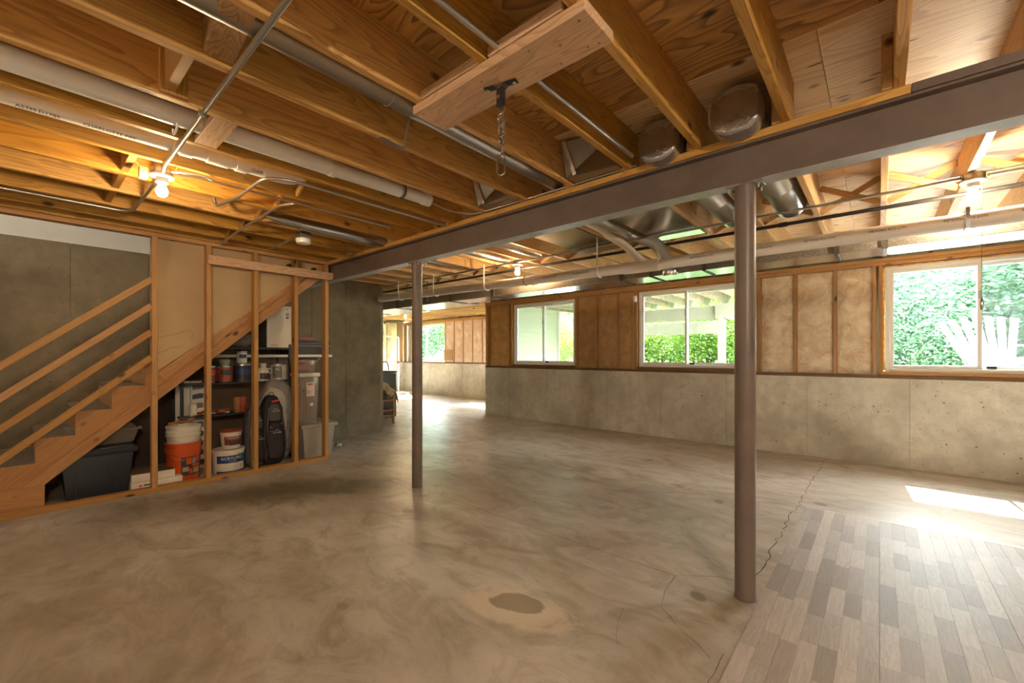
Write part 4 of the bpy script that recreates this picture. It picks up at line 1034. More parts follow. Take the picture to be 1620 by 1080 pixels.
for k in range(4): q.obox((-5.325-.018*k, .40, .605+.018*k), (-5.325-.018*k, .67, .605+.018*k), .004, .004)
q.build('grille', 'black', t, smooth=False)
MB().tube([(-5.31, .66, .57), (-5.29, .70, .575), (-5.28, .73, .60)], .006, 6).build('latch', 'tote', t)
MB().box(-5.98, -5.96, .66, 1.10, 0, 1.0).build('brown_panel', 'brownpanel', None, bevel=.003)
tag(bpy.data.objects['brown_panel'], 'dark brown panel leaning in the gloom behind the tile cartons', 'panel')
for k, (z0, z1, y0, y1, x0, x1, lb) in enumerate(((0, .085, .655, 1.035, -5.52, -5.19, 'long white tile carton flat on the floor, lower of two'), (.086, .155, .66, .98, -5.55, -5.21, 'white tile carton with a brown wood print top, upper of two'))):
    t = empty('tile_carton', ((x0+x1)/2, (y0+y1)/2, z0), lb, 'carton')
    MB().box(x0, x1, y0, y1, z0, z1).build('carton', 'paper', t, bevel=.002)
    if k: MB().box(x0+.004, x1-.004, y0+.004, y1-.004, z1, z1+.003).build('printed_top', 'tan', t, smooth=False)
    else:
        MB().ring([(.010, 0), (.010, .001)], 10, (x1, .72, .05), (1, 0, 0)).build('printed_mark', 'redlab', t)
        q = MB(); q.box(x1, x1+.001, .745, .80, .045, .058).box(x1, x1+.001, .71, .86, .020, .024); q.build('printed_line', 'ink', t, smooth=False)
MB().box(-5.80, -5.76, 1.085, 1.215, 0, .98).build('plank_pack', 'paper', None, bevel=.002)
tag(bpy.data.objects['plank_pack'], 'tall narrow white pack standing behind the orange bucket', 'pack')
t = empty('sample_board', (-5.75, 1.29, 0), 'upright white board of grey wood tone flooring samples behind the orange bucket', 'board')
MB().box(-5.765, -5.755, 1.22, 1.355, 0, .98).build('backing', 'paper', t, smooth=False)
for k in range(9): MB().prism([(1.235, .04+.105*k), (1.335, .05+.105*k), (1.335, .10+.105*k), (1.30, .105+.105*k), (1.235, .09+.105*k)], 0, -5.755, -5.750).build('sample', 'greycloth' if k % 2 else 'tote', t, smooth=False)

def bucket(x, y, z, h, r0, r1, mat, label, rimmat=None, cat='bucket', lid=None, bail=True, tiltv=0, rings=True):
    b = empty('bucket', (x, y, z), label, cat)
    pr = [(r0*.96, 0), (r0, .008)]+[(r0+(r1-r0)*.72, h*.72)]
    if rings: pr += [(r1*.985, h*.73), (r1*1.02, h*.735), (r1*1.02, h*.765), (r1*.985, h*.77), (r1*.985, h*.83), (r1*1.02, h*.835), (r1*1.02, h*.86), (r1*.985, h*.865), (r1*.99, h*.955), (r1*1.03, h*.96), (r1*1.03, h*.995), (r1*.99, h), (r1*.95, h*.995), (r1*.94, h*.75)]
    else: pr += [(r1*.99, h*.9), (r1*1.02, h*.91), (r1*1.02, h), (r1*.96, h)]
    MB().ring(pr, 36, (x, y, z), cap1=True).build('bucket_body', mat, b, ang=30)
    if lid: MB().ring([(r1*1.0, h*.96), (r1*1.04, h*.962), (r1*1.045, h*1.02), (r1*.97, h*1.03), (r1*.95, h*1.01)], 36, (x, y, z)).build('lid', lid, b, ang=30)
    if bail:
        pts = [(x+.0+r1*1.03*math.cos(a), y+r1*1.03*math.sin(a), z+h*.86-r1*.75*abs(math.cos(a))) for a in [(-PI/2)+PI*k/14 for k in range(15)]]
        MB().tube(pts, .0022, 6).build('bail_handle', 'emt', b)
    return b
def wrapz(xc, yc, r, zc):
    return lambda u, v: Vector((xc+r*math.cos(u/r), yc+r*math.sin(u/r), zc+v))
def label_patch(xc, yc, r, y0, y1, z0, z1, mat, parent, off=.001, name='printed_label', r_top=None):
    n = 14; vs = []; a0 = math.asin(max(-1, min(1, y0/r))); a1 = math.asin(max(-1, min(1, y1/r)))
    for k in range(n+1):
        a = a0+(a1-a0)*k/n
        for z, rr in ((z0, r), (z1, r_top or r)): vs.append((xc+(rr+off)*math.cos(a), yc+(rr+off)*math.sin(a), z))
    return MB().add(vs, [(2*k, 2*k+2, 2*k+3, 2*k+1) for k in range(n)]).build(name, mat, parent)
# orange bucket with a white one nested in it
bx, by = -5.385, 1.082
ob = bucket(bx, by, 0, .385, .128, .148, 'orange', 'orange hardware bucket with a picture label on the floor between the first two studs')
def rr_(z): return .128+.020*z/.28*.72 if z < .28 else .146
n0 = .5
label_patch(bx, by, rr_(.07), -.045, .115, .06, .245, 'darklabel', ob, .0012, r_top=rr_(.245))
for (a, b_, c_, d_, mt) in ((-.005, .040, .17, .235, 'orange'), (.045, .075, .175, .235, 'beige'), (.08, .108, .185, .24, 'orange'), (.045, .105, .14, .17, 'orange'), (.02, .045, .075, .125, 'redlab'), (.052, .108, .075, .13, 'card'), (-.035, .015, .10, .145, 'beige')):
    label_patch(bx, by, rr_(c_)+.001, a, b_, c_, d_, mt, ob, .0016, 'label_picture', r_top=rr_(d_)+.001)
wb2 = bucket(bx, by, .18, .37, .120, .143, 'whitepl', 'white bucket nested inside the orange bucket, holding a wooden stir stick')
lumber('stir_stick', (bx+.02, by-.13, .575), (bx-.03, by+.10, .60), .03, .008, 'chairwood', wb2)
MB().tube([(bx+.10, by-.08, .56), (bx+.06, by-.05, .63), (bx+.03, by+.03, .625), (bx+.0, by+.04, .60)], .003, 6).build('wire', 'emt', wb2)
# grout buckets
wx, wy = -5.375, 1.475
wb = bucket(wx, wy, 0, .245, .140, .148, 'whitepl', 'wide white adhesive bucket with a blue label band on the floor', lid='whitepl', bail=False, rings=False)
label_patch(wx, wy, .1455, -.125, .125, .115, .195, 'blueband', wb, .001, r_top=.1480)
label_patch(wx, wy, .1485, .045, .12, .190, .205, 'greenlab', wb, .0016, 'green_flash')
label_patch(wx, wy, .1405, -.125, .125, .0, .03, 'blueband', wb, .0016, 'lower_band')
text_mesh('ACRYLPRO', .044, wrapz(wx, wy, .1505, .163), 'label_lettering', 'whiteprint', wb)
text_mesh('TILE ADHESIVE', .012, wrapz(wx, wy, .1495, .133), 'label_lettering', 'whiteprint', wb)
label_patch(wx, wy, .1425, .07, .10, .06, .09, 'yellowpl', wb, .002, 'label_seal')
sx_, sy_ = -5.36, 1.495
sb = bucket(sx_, sy_, .256, .185, .085, .102, 'whitepl', 'small white grout bucket with a red brown lid standing on the wide white bucket', lid='redlid', bail=False, rings=False)
label_patch(sx_, sy_, .094, -.075, .085, .30, .39, 'maroon', sb, .001, r_top=.100)
label_patch(sx_, sy_, .094, -.04, .075, .295, .345, 'darklabel', sb, .002, 'label_picture', r_top=.097)
text_mesh('FUSION PRO', .026, wrapz(sx_, sy_, .1015, .372), 'label_lettering', 'whiteprint', sb)
# black metal shelving
sh_ = empty('shelving_unit', (-5.78, 1.66, 0), 'black metal shelving unit standing behind the studs under the stairs', 'shelf')
for x in (-5.60, -5.97):
    for y in (1.11, 2.20): MB().box(x-.014, x+.014, y-.014, y+.014, 0, 1.40).build('post', 'black', sh_, bevel=.002)
SHZ = (.10, .60, .955, 1.355)
for z in SHZ:
    MB().box(-5.985, -5.585, 1.10, 2.21, z-.020, z).build('shelf_board', 'black', sh_, bevel=.003)
# brown board behind the shelf
o = MB().box(-6.09, -6.06, 1.18, 2.85, 0, 1.235).build('backing_board', 'tan', None, smooth=False)
tag(o, 'broad tan board leaning on the concrete behind the shelving', 'board')
def can(x, y, z, r, h, mat, label, lab2=None, lidm='galv'):
    c = empty('paint_can', (x, y, z), label, 'can')
    MB().ring([(r*.98, 0), (r, .004), (r, h-.008), (r*1.02, h-.006), (r*1.02, h), (r*.9, h), (r*.88, h-.006)], 28, (x, y, z)).build('can_body', lidm, c, ang=30)
    MB().ring([(r+.001, .012), (r+.001, h-.018)], 28, (x, y, z), cap0=False, cap1=False).build('label_wrap', mat, c)
    if lab2: label_patch(x, y, r, -r*.7, r*.7, z+h*.45, z+h*.75, lab2, c, .002, 'label_picture')
    pts = [(x+(r+.004)*math.cos(a), y+(r+.004)*math.sin(a), z+h*.72-r*.8*abs(math.cos(a))) for a in [(-PI/2)+PI*k/12 for k in range(13)]]
    MB().tube(pts, .0014, 5).build('wire_handle', 'galv', c)
    return c
can(-5.70, 1.375, .955, .062, .19, 'maroon', 'red brown labelled stain can half hidden by the second stud', 'redlab')
can(-5.70, 1.525, .955, .072, .19, 'redlid', 'stain can with an orange red label under the cream tub', 'darklabel')
can(-5.70, 1.705, .955, .086, .205, 'navy', 'navy labelled paint can under the small blue and white can', 'blueband')
can(-5.70, 1.700, 1.162, .052, .15, 'whitepl', 'small blue and white can stacked on the navy can', 'blueband')
o = MB().ring([(.045, 0), (.055, .06), (.058, .062), (.058, .07)], 20, (-5.70, 1.525, 1.147)).build('cream_tub', 'beige', None); tag(o, 'small cream tub on the orange red can', 'tub')
c = can(-5.69, 2.10, .955, .088, .20, 'whitepl', 'pale grey paint can at the right end of the shelf', None)
label_patch(-5.69, 2.10, .089, -.08, .01, .985, 1.13, 'tote', c, .0015, 'label_panel'); text_mesh('AL', .05, wrapz(-5.69, 2.06, .0925, 1.09), 'label_lettering', 'whiteprint', c)
j = empty('jug', (-5.68, 1.925, .955), 'white jug with a dark label between the navy and grey cans', 'jug')
MB().ring([(.062, 0), (.066, .01), (.066, .10), (.055, .14), (.028, .165), (.028, .185), (.034, .187), (.034, .21), (.0, .212)], 24, (-5.68, 1.925, .955)).build('jug_body', 'whitepl', j)
label_patch(-5.68, 1.925, .066, -.05, .055, .975, 1.05, 'darklabel', j, .002)
MB().torus((-5.65, 1.98, 1.07), .03, .008, (1, 0, 0)).build('handle', 'whitepl', j)
# lower shelf: tools and tins
for k, (y, m_) in enumerate(((1.22, 'whitepl'), (1.64, 'chairwood'), (1.70, 'redlid'))):
    o = MB().ring([(.035, 0), (.037, .004), (.037, .12+.05*(k > 0)), (.030, .13+.05*(k > 0))], 20, (-5.66, y, .60)).build('tin', m_, None)
    tag(o, ('short white tin at the left end of the middle shelf', 'copper coloured tin beside the backpacks', 'red brown tin right of the copper tin')[k], 'tin')
for k in range(9):
    y = 1.28+.032*k; a = R.uniform(-.9, .9); z = .612+.014*(k % 3)
    b_ = empty('paint_brush', (-5.64, y, z), ('orange handled paint brush in the pile on the middle shelf', 'wooden handled scraper in the pile on the middle shelf')[k % 2], 'brush', 'tools piled on the middle shelf')
    b_.rotation_euler = (0, 0, 0)
    dx, dy = .09*math.cos(a), .09*math.sin(a)
    MB().tube([(-5.64-dx, y-dy, z), (-5.64, y, z+.006), (-5.64+dx*.5, y+dy*.5, z)], [.008, .011, .008], 8).build('handle', ('orange', 'chairwood')[k % 2], b_)
    MB().obox((-5.64+dx*.5, y+dy*.5, z), (-5.64+dx, y+dy, z), .035, .008).build('blade', ('galv', 'cloth')[k % 2], b_)
# white box with printed marks, dark sides
t = empty('carton', (-5.76, 2.07, 1.356), 'tall white appliance box with a dark side on the top shelf', 'box')
MB().box(-5.93, -5.601, 1.935, 2.235, 1.357, 1.875).build('carton_body', 'tote', t, bevel=.003)
MB().box(-5.601, -5.597, 1.938, 2.232, 1.36, 1.872).build('printed_face', 'paper', t, smooth=False)
q = MB(); q.box(-5.597, -5.5955, 2.15, 2.19, 1.775, 1.785).box(-5.597, -5.5955, 2.15, 2.19, 1.755, 1.765).box(-5.597, -5.5955, 2.155, 2.187, 1.72, 1.74).box(-5.597, -5.5955, 1.98, 2.06, 1.385, 1.39).box(-5.597, -5.5955, 2.165, 2.18, 1.83, 1.84)
q.build('printed_marks', 'ink', t, smooth=False)
def blobm(name, c, r, mat, parent=None, e=.6, nz=.12, taper=0.0, fr=3.0, n=22, lean=0.0):
    vs = []; m_ = n//2+4; cx, cy, cz = c
    for j in range(m_+1):
        ph = -PI/2+PI*j/m_
        for k in range(n):
            th = 2*PI*k/n
            def sp(v, p): return math.copysign(abs(v)**p, v)
            x = sp(math.cos(ph), e)*sp(math.cos(th), e); y = sp(math.cos(ph), e)*sp(math.sin(th), e); z = sp(math.sin(ph), e)
            s = 1+nz*noise.noise(Vector((x*fr+cx*3, y*fr+cy*3, z*fr+cz)))*1.6
            tp = 1-taper*(z+1)/2
            vs.append((cx+r[0]*x*s*tp+lean*(z+1)/2, cy+r[1]*y*s*tp, cz+r[2]*z*(1+nz*.4*noise.noise(Vector((x*2, y*2, cy))))))
    fs = [(j*n+k, j*n+(k+1) % n, (j+1)*n+(k+1) % n, (j+1)*n+k) for j in range(m_) for k in range(n)]
    return MB().add(vs, fs).build(name, mat, parent, ang=75)
o = blobm('plastic_bag', (-5.76, 1.66, 1.45), (.15, .17, .095), 'bag', None, .8, .35, .2, 5.0); tag(o, 'crumpled clear plastic bag on the left of the top shelf', 'bag')
# clear bag of stuff behind the backpacks
o = blobm('clear_sack', (-5.50, 2.0, .49), (.12, .23, .49), 'bag', None, .75, .22, .2, 4.0); tag(o, 'large clear plastic sack bulging behind the black backpacks', 'sack')
o = blobm('white_bundle', (-5.50, 1.97, .46), (.085, .17, .42), 'whitepl', None, .8, .18, .15, 4.0); tag(o, 'pale bundle inside the clear plastic sack', 'bundle')
def backpack(x, y, h, w, label, main, orange=False, lean=-.10):
    b = empty('backpack', (x, y, 0), label, 'backpack')
    blobm('pack_body', (x, y, h/2+.003), (.10, w, h/2), main, b, .62, .07, .30, 3, 28, lean)
    blobm('front_pocket', (x+.075, y+.005, h*.36), (.055, w*.70, h*.27), 'blackcloth', b, .6, .06, .15, 3, 22, lean*.4)
    blobm('upper_pocket', (x+.055, y, h*.76), (.045, w*.52, h*.13), 'greycloth', b, .6, .05, .25, 3, 22, lean*.3)
    MB().tube(smoothpath([(x+lean+.02, y-.025, h-.01), (x+lean+.02, y-.02, h+.028), (x+lean+.02, y+.02, h+.028), (x+lean+.02, y+.025, h-.01)], 4), .004, 6).build('haul_loop', 'black', b)
    for s in (-1, 1):
        pts = [(x+.085+.01*math.sin(k), y+s*w*(.62-.02*k), .08+h*.105*k) for k in range(8)]
        MB().tube(smoothpath(pts, 3), .004, 6).build('piping', 'emt' if s < 0 else 'greycloth', b)
    xf = x+.118
    for zc, sc, xo in ((h*.50, 1.0, .020), (h*.80, .9, -.016)):
        q = MB(); x2 = xf+xo
        q.obox((x2, y-.03*sc, zc), (x2, y, zc+.022*sc), .0015, .005, up=(1, 0, 0)).obox((x2, y, zc+.022*sc), (x2, y+.03*sc, zc), .0015, .005, up=(1, 0, 0))
        q.build('logo', 'whiteprint', b, smooth=False)
        text_mesh('HIGH SIERRA', .016*sc, face_x(x2, y, zc-.012), 'logo_lettering', 'whiteprint', b)
    if orange:
        for yy, zz in ((-.06, .56), (.05, .60), (-.05, .50), (.03, .48), (.08, .52)): MB().box(x+.115, x+.122, y+yy-.012, y+yy+.012, h*zz*1.0, h*zz+.006).build('zip_pull', 'redlab', b, smooth=False)
        MB().obox((x+.045, y-.03, h*.915), (x+.045, y+.05, h*.93), .02, .02).build('orange_trim', 'redlab', b, bevel=.005)
    return b
backpack(-5.30, 1.895, .80, .15, 'black backpack with a grey upper pocket and orange trim, right of the two', 'blackcloth', True, lean=-.06)
backpack(-5.36, 1.735, .68, .13, 'black and grey backpack partly behind the third stud, left of the two', 'greycloth', False, lean=-.05)
# stacked tubs near the last stud
t = empty('storage_tub', (-5.44, 2.40, 0), 'beige lidded plastic tub on the floor behind the last stud', 'tub')
MB().frustum((-5.44, 2.40), 0, .385, .19, .165, .215, .20).build('tub_body', 'beige', t, bevel=.012)
MB().frustum((-5.44, 2.405), .378, .42, .235, .225, .235, .225).build('lid', 'beige', t, bevel=.008)
t = empty('clear_bin', (-5.42, 2.315, .42), 'tall clear plastic bin with a red and white label standing on the beige tub', 'bin')
MB().frustum((-5.42, 2.315), .423, 1.00, .10, .095, .125, .112).build('bin_body', 'clearpl', t, bevel=.01)
MB().frustum((-5.42, 2.315), 1.00, 1.045, .14, .125, .14, .125).build('lid', 'whitepl', t, bevel=.006)
q = MB()
for k in range(9): q.obox((-5.45+R.uniform(-.04, .03), 2.25+.016*k, .44), (-5.45+R.uniform(-.03, .05), 2.25+.016*k, .75+R.uniform(0, .2)), .014, .02)
q.build('contents', 'card', t)
MB().box(-5.300, -5.298, 2.275, 2.375, .76, .93).build('printed_label', 'paper', t, smooth=False)
MB().prism([(2.325+.036*math.cos(a*PI/8), .907+.012*math.sin(a*PI/8)) for a in range(16)], 0, -5.298, -5.297).build('label_oval', 'redlab', t)
text_mesh('20', .055, face_x(-5.2965, 2.305, .81), 'label_lettering', 'redlab', t)
MB().ring([(.022, 0), (.022, .001)], 18, (-5.311, 2.345, .66), (1, 0, 0)).build('round_sticker', 'whiteprint', t)
t = empty('clear_bin', (-5.46, 2.30, 1.045), 'low clear plastic bin stacked on the tall clear bin', 'bin')
MB().frustum((-5.46, 2.30), 1.047, 1.21, .115, .10, .125, .11).build('bin_body', 'clearpl', t, bevel=.02)
blobm('contents', (-5.46, 2.30, 1.12), (.08, .075, .06), 'redlid', t, .8, .2)
t = empty('wire_shelf', (-5.95, 2.2, 1.24), 'white wall shelf with a front lip on the concrete wall behind the bins', 'shelf')
MB().box(-6.198, -5.80, 1.45, 2.84, 1.250, 1.262).build('shelf_board', 'whitepl', t, smooth=False)
MB().box(-5.80, -5.79, 1.45, 2.84, 1.238, 1.272).build('front_lip', 'whitepl', t, bevel=.002)
for y in (1.6, 2.7): MB().obox((-6.19, y, 1.05), (-5.84, y, 1.245), .012, .012).build('bracket', 'whitepl', t)
for k, (mt, z0, z1, lb) in enumerate((('greycloth', 1.263, 1.375, 'dark grey lidded tub on the white wall shelf'), ('tote', 1.376, 1.40, 'thin grey tray between the tub and the blue grey lid'), ('navy', 1.401, 1.455, 'blue grey lid on top of the tub stack'))):
    o = MB().frustum((-5.98, 2.55), z0, z1, .17+.01*k, .26, .18, .27).build('tub', mt, None, bevel=.008); tag(o, lb, 'tub')
o = MB().box(-6.05, -5.90, 2.38, 2.66, 1.457, 1.51).build('case', 'maroon', None, bevel=.005); tag(o, 'flat dark red case on the blue grey lid', 'case')
o = blobm('crumpled_wrapper', (-5.62, 2.84, .035), (.05, .04, .035), 'foil', None, .8, .4, 0, 7); tag(o, 'crumpled silver wrapper on the floor beyond the last stud', 'wrapper')

# ================================================================== FAR ROOM THINGS
t = empty('washing_machine', (-7.75, 4.62, 0), 'dark graphite washing machine behind the end of the concrete wall', 'washer')
MB().box(-8.1, -7.40, 4.30, 4.965, .02, .90).build('cabinet', 'washer', t, bevel=.012)
MB().box(-8.1, -7.395, 4.295, 4.97, .905, .945).build('top', 'washer', t, bevel=.006)
MB().frustum((-7.75, 4.38), .945, 1.02, .33, .05, .33, .03).build('control_panel', 'washer', t, bevel=.006)
for x in (-8.03, -7.48):
    for y in (4.36, 4.9): MB().cyl((x, y, 0), (x, y, .022), .02, 10).build('foot', 'black', t)
MB().tube(smoothpath([(-7.9, 4.9, .95), (-7.85, 4.95, 1.12), (-7.7, 4.95, 1.10), (-7.62, 4.93, .96)], 5), .009, 8).build('hose', 'black', t)
t = empty('wooden_chair', (-6.85, 4.35, 0), 'wooden chair draped with cloth beside the washing machine', 'chair')
def leg(x, y, z1, nme='leg'): MB().obox((x, y, 0), (x, y, z1), .034, .034, up=(1, 0, 0)).build(nme, 'chairwood', t, bevel=.004)
leg(-6.80, 4.50, .60); leg(-7.16, 4.50, .60); leg(-6.80, 4.16, .44); leg(-7.16, 4.16, .44)
MB().box(-7.18, -6.78, 4.14, 4.52, .425, .45).build('seat', 'chairwood', t, bevel=.006)
for z in (.15, .25): MB().obox((-6.80, 4.16, z), (-6.80, 4.50, z), .02, .02).obox((-7.16, 4.16, z), (-7.16, 4.50, z), .02, .02).obox((-7.16, 4.5, z), (-6.8, 4.5, z), .02, .02).build('stretcher', 'chairwood', t)
MB().box(-7.17, -6.79, 4.485, 4.51, .50, .60).build('backrest', 'chairwood', t, bevel=.005)
vs = []; fs = []; nx, nz = 16, 12
for j in range(nz+1):
    for i in range(nx+1):
        u = i/nx; w = j/nz
        a = (w-.35)*2.2
        y = 4.50+(.10*min(1, max(-1, a)))+.02*math.sin(u*14+w*3)
        z = .655-.40*max(0, abs(w-.35)-.05)**1.1-.05*u+.015*noise.noise(Vector((u*5, w*5, 3)))+(.12 if u < .3 else .12*(1-(u-.3)/.7))
        vs.append((-7.25+.48*u, y, z))
for j in range(nz):
    for i in range(nx): a = j*(nx+1)+i; fs.append((a, a+1, a+nx+2, a+nx+1))
o = MB().add(vs, fs).build('cloth', 'cloth', None, ang=80); tag(o, 'cream cloth draped over the back of the wooden chair', 'cloth')
sol = o.modifiers.new('thick', 'SOLIDIFY'); sol.thickness = .006
o = MB().ring([(.05, 0), (.06, .03), (.045, .085), (.0, .10)], 16, (-10.95, 7.75, 0)).build('white_ball', 'whitepl', None); tag(o, 'small pale ball on the sunlit floor of the far room', 'ball')
o = empty('vent_pipe', (-12.1, 8.2, 0), 'white plastic pipe rising by the far wall with a dark elbow on top', 'pipe')
MB().tube(bend([(-12.1, 8.2, 0), (-12.1, 8.2, 1.85), (-12.2, 7.75, 1.88), (-12.2, 7.7, 2.3)], .05), .030, 14).build('tube', 'pvc', o)
MB().tube(smoothpath([(-12.2, 7.7, 2.25), (-12.15, 7.8, 2.36), (-12.0, 8.1, 2.39), (-11.9, 8.3, 2.38)], 4), .025, 10).build('elbow', 'blackpipe', o)
MB().cyl((-12.1, 8.2, .98), (-12.1, 8.2, 1.06), .036, 12).build('red_fitting', 'redlab', o)
o = MB().box(-12.3, -11.6, 7.9, 8.5, 0, .05).build('floor_pad', 'whitepl', None, bevel=.01); tag(o, 'low white pad on the floor in the far corner', 'pad')
o = MB().box(-10.30, -9.90, 8.635, 8.655, 1.10, 1.42).build('cardboard_square', 'card', None, smooth=False); tag(o, 'square of tan cardboard fixed to the far insulation beside the window', 'cardboard')

# ================================================================== OUTSIDE
g = MB(); nx = 24; vs = []; fs = []
for j in range(nx+1):
    for i in range(nx+1):
        x = -34+58*i/nx; y = 6.73+34*(j/nx)**1.3
        z = .72+.05*noise.noise(Vector((x*.3, y*.3, 0)))+max(0, y-12)*.05
        vs.append((x, y, z))
for j in range(nx):
    for i in range(nx): a = j*(nx+1)+i; fs.append((a, a+1, a+nx+2, a+nx+1))
# keep the ground out of the far room bump-out
fs = [f for f in fs if not (min(vs[k][0] for k in f) < -6.2 and max(vs[k][0] for k in f) > -13 and min(vs[k][1] for k in f) < 8.95)]
o = g.add(vs, fs).build('ground_outside', 'grass', None); o['kind'] = 'structure'
o = MB().box(-.9, 6.5, 6.76, 10.6, .60, .80).build('patio_outside', 'patio_slab', None, smooth=False); o['kind'] = 'structure'
# house volume outside (upper storey) keeps the sky out of the joists
o = MB().box(-12.9, 3.5, -2.6, 6.72, 4.95, 5.1).build('roof_slab', 'siding', None, smooth=False); o['kind'] = 'structure'
o = MB().box(-.95, 3.6, 6.72, 7.16, 2.60, 2.72).build('soffit', 'deckwhite', None, smooth=False); o['kind'] = 'structure'
# deck over the first two windows
dk = empty('deck', (-3.6, 8.3, .7), 'raised wooden deck outside with white painted beam and stained joists', 'deck')
for k in range(14):
    x = -6.08+.40*k
    if x > -1.0: break
    lumber('deck_joist', (x, 6.76, 2.46), (x, 10.2, 2.46), .19, .04, 'deckdrip', dk)
for k in range(24): lumber('deck_board', (-6.14, 6.80+.145*k, 2.573), (-1.0, 6.80+.145*k, 2.573), .03, .138, 'deckw', dk)
lumber('white_beam', (-6.1, 9.68, 2.17), (-1.0, 9.68, 2.17), .285, .045, 'deckwhite', dk)
lumber('white_beam', (-2.63, 9.62, 2.19), (-1.0, 9.62, 2.19), .31, .045, 'deckwhite', dk)
lumber('white_beam', (-6.1, 10.35, 1.90), (-2.7, 10.35, 1.90), .29, .045, 'deckwhite', dk)
for x, y in ((-2.52, 9.7), (-5.9, 9.7)): lumber('post', (x, y, .7), (x, y, 2.05), .13, .13, 'deckwhite', dk, up=(0, 1, 0))
M['sbulb'] = emit('string_bulb', (1, .85, .6), 8.0)
for x in (-2.62, -2.42):
    o = empty('string_light', (x, 9.55, 1.93), ('small lit string bulb left of the deck post', 'small lit string bulb right of the deck post')[x > -2.5], 'light')
    MB().ring([(.005, 0), (.02, .01), (.022, .03), (.008, .05)], 12, (x, 9.55, 1.94)).build('bulb', 'sbulb', o); MB().cyl((x, 9.55, 1.99), (x, 9.55, 2.04), .009, 8).build('socket', 'black', o)
# white slatted garden chairs
def garden_chair(x, y, z, rz, label, tip=0.0):
    c = empty('garden_chair', (0, 0, 0), label, 'chair')
    for k in range(7):
        a = (k-3)*.085; MB().obox((.0+(k-3)*.075, .30, .36), ((k-3)*.13, .62, 1.02-.02*abs(k-3)), .075, .018, up=(0, -1, .45)).build('back_slat', 'patio', c)
    for k in range(6): MB().obox((-.27, -.28+.105*k, .42-.02*k), (.27, -.28+.105*k, .42-.02*k), .08, .018).build('seat_slat', 'patio', c)
    for s in (-1, 1):
        MB().obox((s*.36, -.34, .60), (s*.36, .45, .60), .13, .02).build('arm', 'patio', c)
        MB().obox((s*.30, -.30, 0), (s*.30, -.30, .59), .09, .03, up=(0, 1, 0)).build('leg', 'patio', c)
        MB().obox((s*.27, -.34, .38), (s*.27, .72, 0.02), .03, .11).build('leg', 'patio', c)
    c.location = (x, y, z); c.rotation_euler = (tip, 0, rz); return c
garden_chair(1.35, 9.4, .80, 2.6, 'white slatted garden chair outside the right window, nearest')
garden_chair(2.15, 9.7, .80, 3.5, 'white slatted garden chair outside the right window, right of the other')
garden_chair(2.6, 10.3, .80, .4, 'white slatted garden chair farther back outside the right window')
o = empty('parasol', (2.5, 9.1, .74), 'closed white parasol pole leaning among the garden chairs', 'parasol')
MB().tube([(3.0, 9.0, .8), (2.0, 9.2, 2.05)], [.03, .012], 8).build('pole', 'patio', o)
# trees
def leaves(n, size, seed, shape):
    rr = random.Random(seed); vs = []; fs = []
    for i in range(n):
        p = shape(rr); s = size*rr.uniform(.6, 1.3)
        a = Vector((rr.gauss(0, 1), rr.gauss(0, 1), rr.gauss(0, .6))).normalized(); b = a.cross(Vector((rr.gauss(0, 1), rr.gauss(0, 1), rr.gauss(0, 1)))).normalized()
        k = len(vs); vs += [p-a*s, p+b*s*.45, p+a*s, p-b*s*.45]; fs.append((k, k+1, k+2, k+3))
    me = bpy.data.meshes.new('foliage'); me.from_pydata([tuple(v) for v in vs], [], fs); return me
def crown(rr):
    # clumps of leaves within a tall rounded crown
    while True:
        c = Vector((rr.uniform(-1, 1), rr.uniform(-1, 1), rr.uniform(-1, 1)))
        if c.length < 1: break
    c = Vector((round(c.x*3.4)/3.4, round(c.y*3.4)/3.4, round(c.z*5.5)/5.5))
    q = Vector((rr.gauss(0, 1), rr.gauss(0, 1), rr.gauss(0, .7)))*.12
    return Vector(((c.x+q.x)*1.9, (c.y+q.y)*1.5, (c.z+q.z)*2.3+2.5))
FM = {}
for key, mt, sz, n in (('A', 'leafA', .075, 15000), ('B', 'leafB', .085, 9000)):
    FM[key] = leaves(n, sz, 5 if key == 'A' else 8, crown); FM[key].materials.append(M[mt])
def tree(x, y, s, rz, key, label, grp):
    z = .72+max(0, y-12)*.05
    t = empty('tree' if s > .75 else 'shrub', (x, y, z), label, 'tree' if s > .75 else 'shrub', grp); t.rotation_euler = (0, 0, rz); t.scale = (s, s, s*(.72 if s > .75 else 1))
    o = bpy.data.objects.new('foliage', FM[key]); COL.objects.link(o); o.parent = t; o['kind'] = 'stuff'
    for k, pts in enumerate((([(0, 0, -.1), (.1, 0, 1.2), (.25, .1, 2.4), (.5, .1, 3.8)], .09), ([(.1, 0, 1.0), (-.4, .2, 1.9), (-1.0, .2, 2.7)], .05), ([(.15, 0, 1.5), (.7, -.1, 2.2), (1.2, -.2, 2.6)], .045))):
        me = TM.get(k)
        if me is None:
            ob = MB().tube(smoothpath(pts[0], 4), [pts[1]*(1-.06*i) for i in range(len(smoothpath(pts[0], 4)))], 8).build('trunk' if k == 0 else 'branch', 'bark', None)
            me = ob.data; off = ob.location.copy(); bpy.data.objects.remove(ob); TM[k] = me; TO[k] = off
        b_ = bpy.data.objects.new('trunk' if k == 0 else 'branch', me); COL.objects.link(b_); b_.parent = t; b_.location = TO[k]
    return t
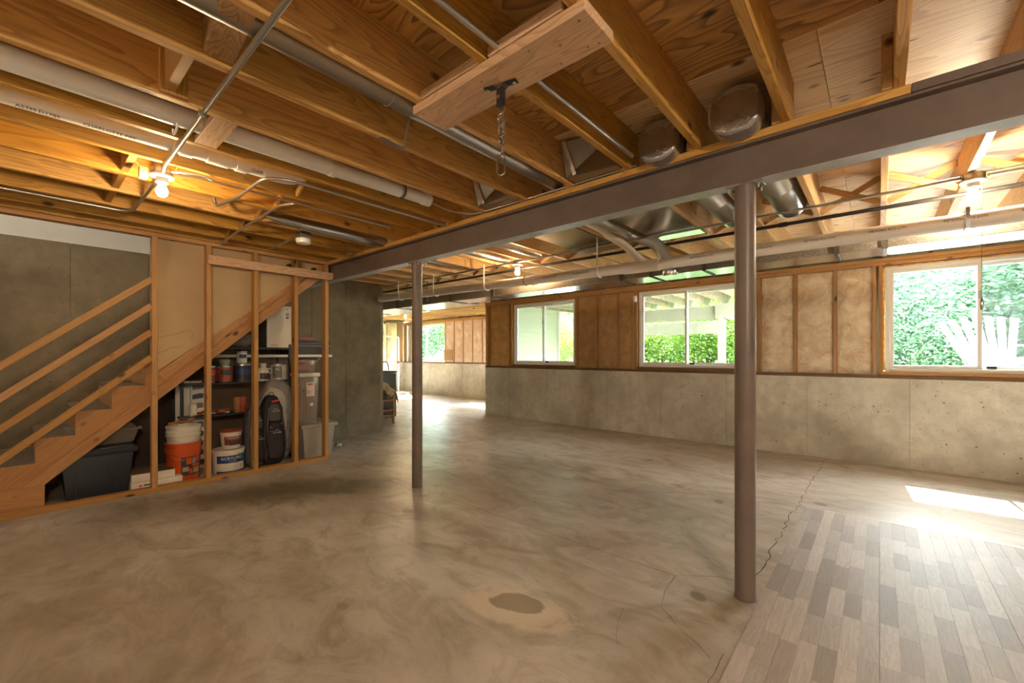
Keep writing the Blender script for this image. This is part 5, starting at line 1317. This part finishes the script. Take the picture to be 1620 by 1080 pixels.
TM = {}; TO = {}
TR = [(-.8, 13.6, 1.0, .3, 'A'), (1.1, 13.0, .95, 1.2, 'A'), (3.1, 13.8, 1.05, 2.2, 'A'), (5.4, 14.4, 1.05, 4.0, 'A'), (.2, 17.0, 1.3, 5.0, 'A'), (3.8, 18.0, 1.4, .9, 'A'),
      (-3.0, 13.0, 1.0, 2.0, 'B'), (-4.8, 13.4, 1.05, .5, 'B'), (-6.8, 14.0, 1.0, 3.1, 'B'), (-3.9, 16.5, 1.4, 1.1, 'A'), (-1.6, 14.8, 1.1, 4.4, 'B'), (-8.6, 15.5, 1.3, 2.6, 'A'), (-11.2, 16.0, 1.3, .4, 'A'),
      (-17.2, 13.0, 1.0, 1.5, 'A'), (-19.6, 14.2, 1.1, 3.9, 'A'), (-22.0, 14.5, 1.2, 5.2, 'A'), (-15.0, 14.6, 1.1, .2, 'B'), (-24.5, 13.5, 1.2, 2.2, 'A'), (7.6, 14.5, 1.3, 1.9, 'A')]
for k, (x, y, s, rz, key) in enumerate(TR):
    side = 'right' if x > -1.7 else ('deck' if x > -7.5 else ('siding' if x > -13 else 'far'))
    tree(x, y, s, rz, key, {'right': 'blue green leafy tree beyond the right window', 'deck': 'bright lime green leafy tree beyond the deck', 'siding': 'green tree past the corner of the pale siding', 'far': 'green tree beyond the far room window'}[side], 'trees beyond the %s window' % {'right': 'right', 'deck': 'middle', 'siding': 'left', 'far': 'far room'}[side])
for k, (x, y, s, rz, key) in enumerate([(-3.6, 11.2, .42, 1, 'B'), (-4.5, 11.6, .42, 3, 'B'), (-2.7, 11.4, .40, 5, 'B'), (-5.5, 11.9, .45, 2, 'B'), (-7.5, 10.8, .38, 4, 'B'), (-.3, 11.9, .40, 2, 'A'), (.7, 12.0, .42, 4, 'A'), (1.9, 12.2, .42, 0, 'A'), (-8.4, 11.9, .38, 1, 'B')]):
    tree(x, y, s, rz, key, 'low lime green shrub in front of the trees' if key == 'B' else 'low blue green shrub outside the right window', 'shrubs outside')
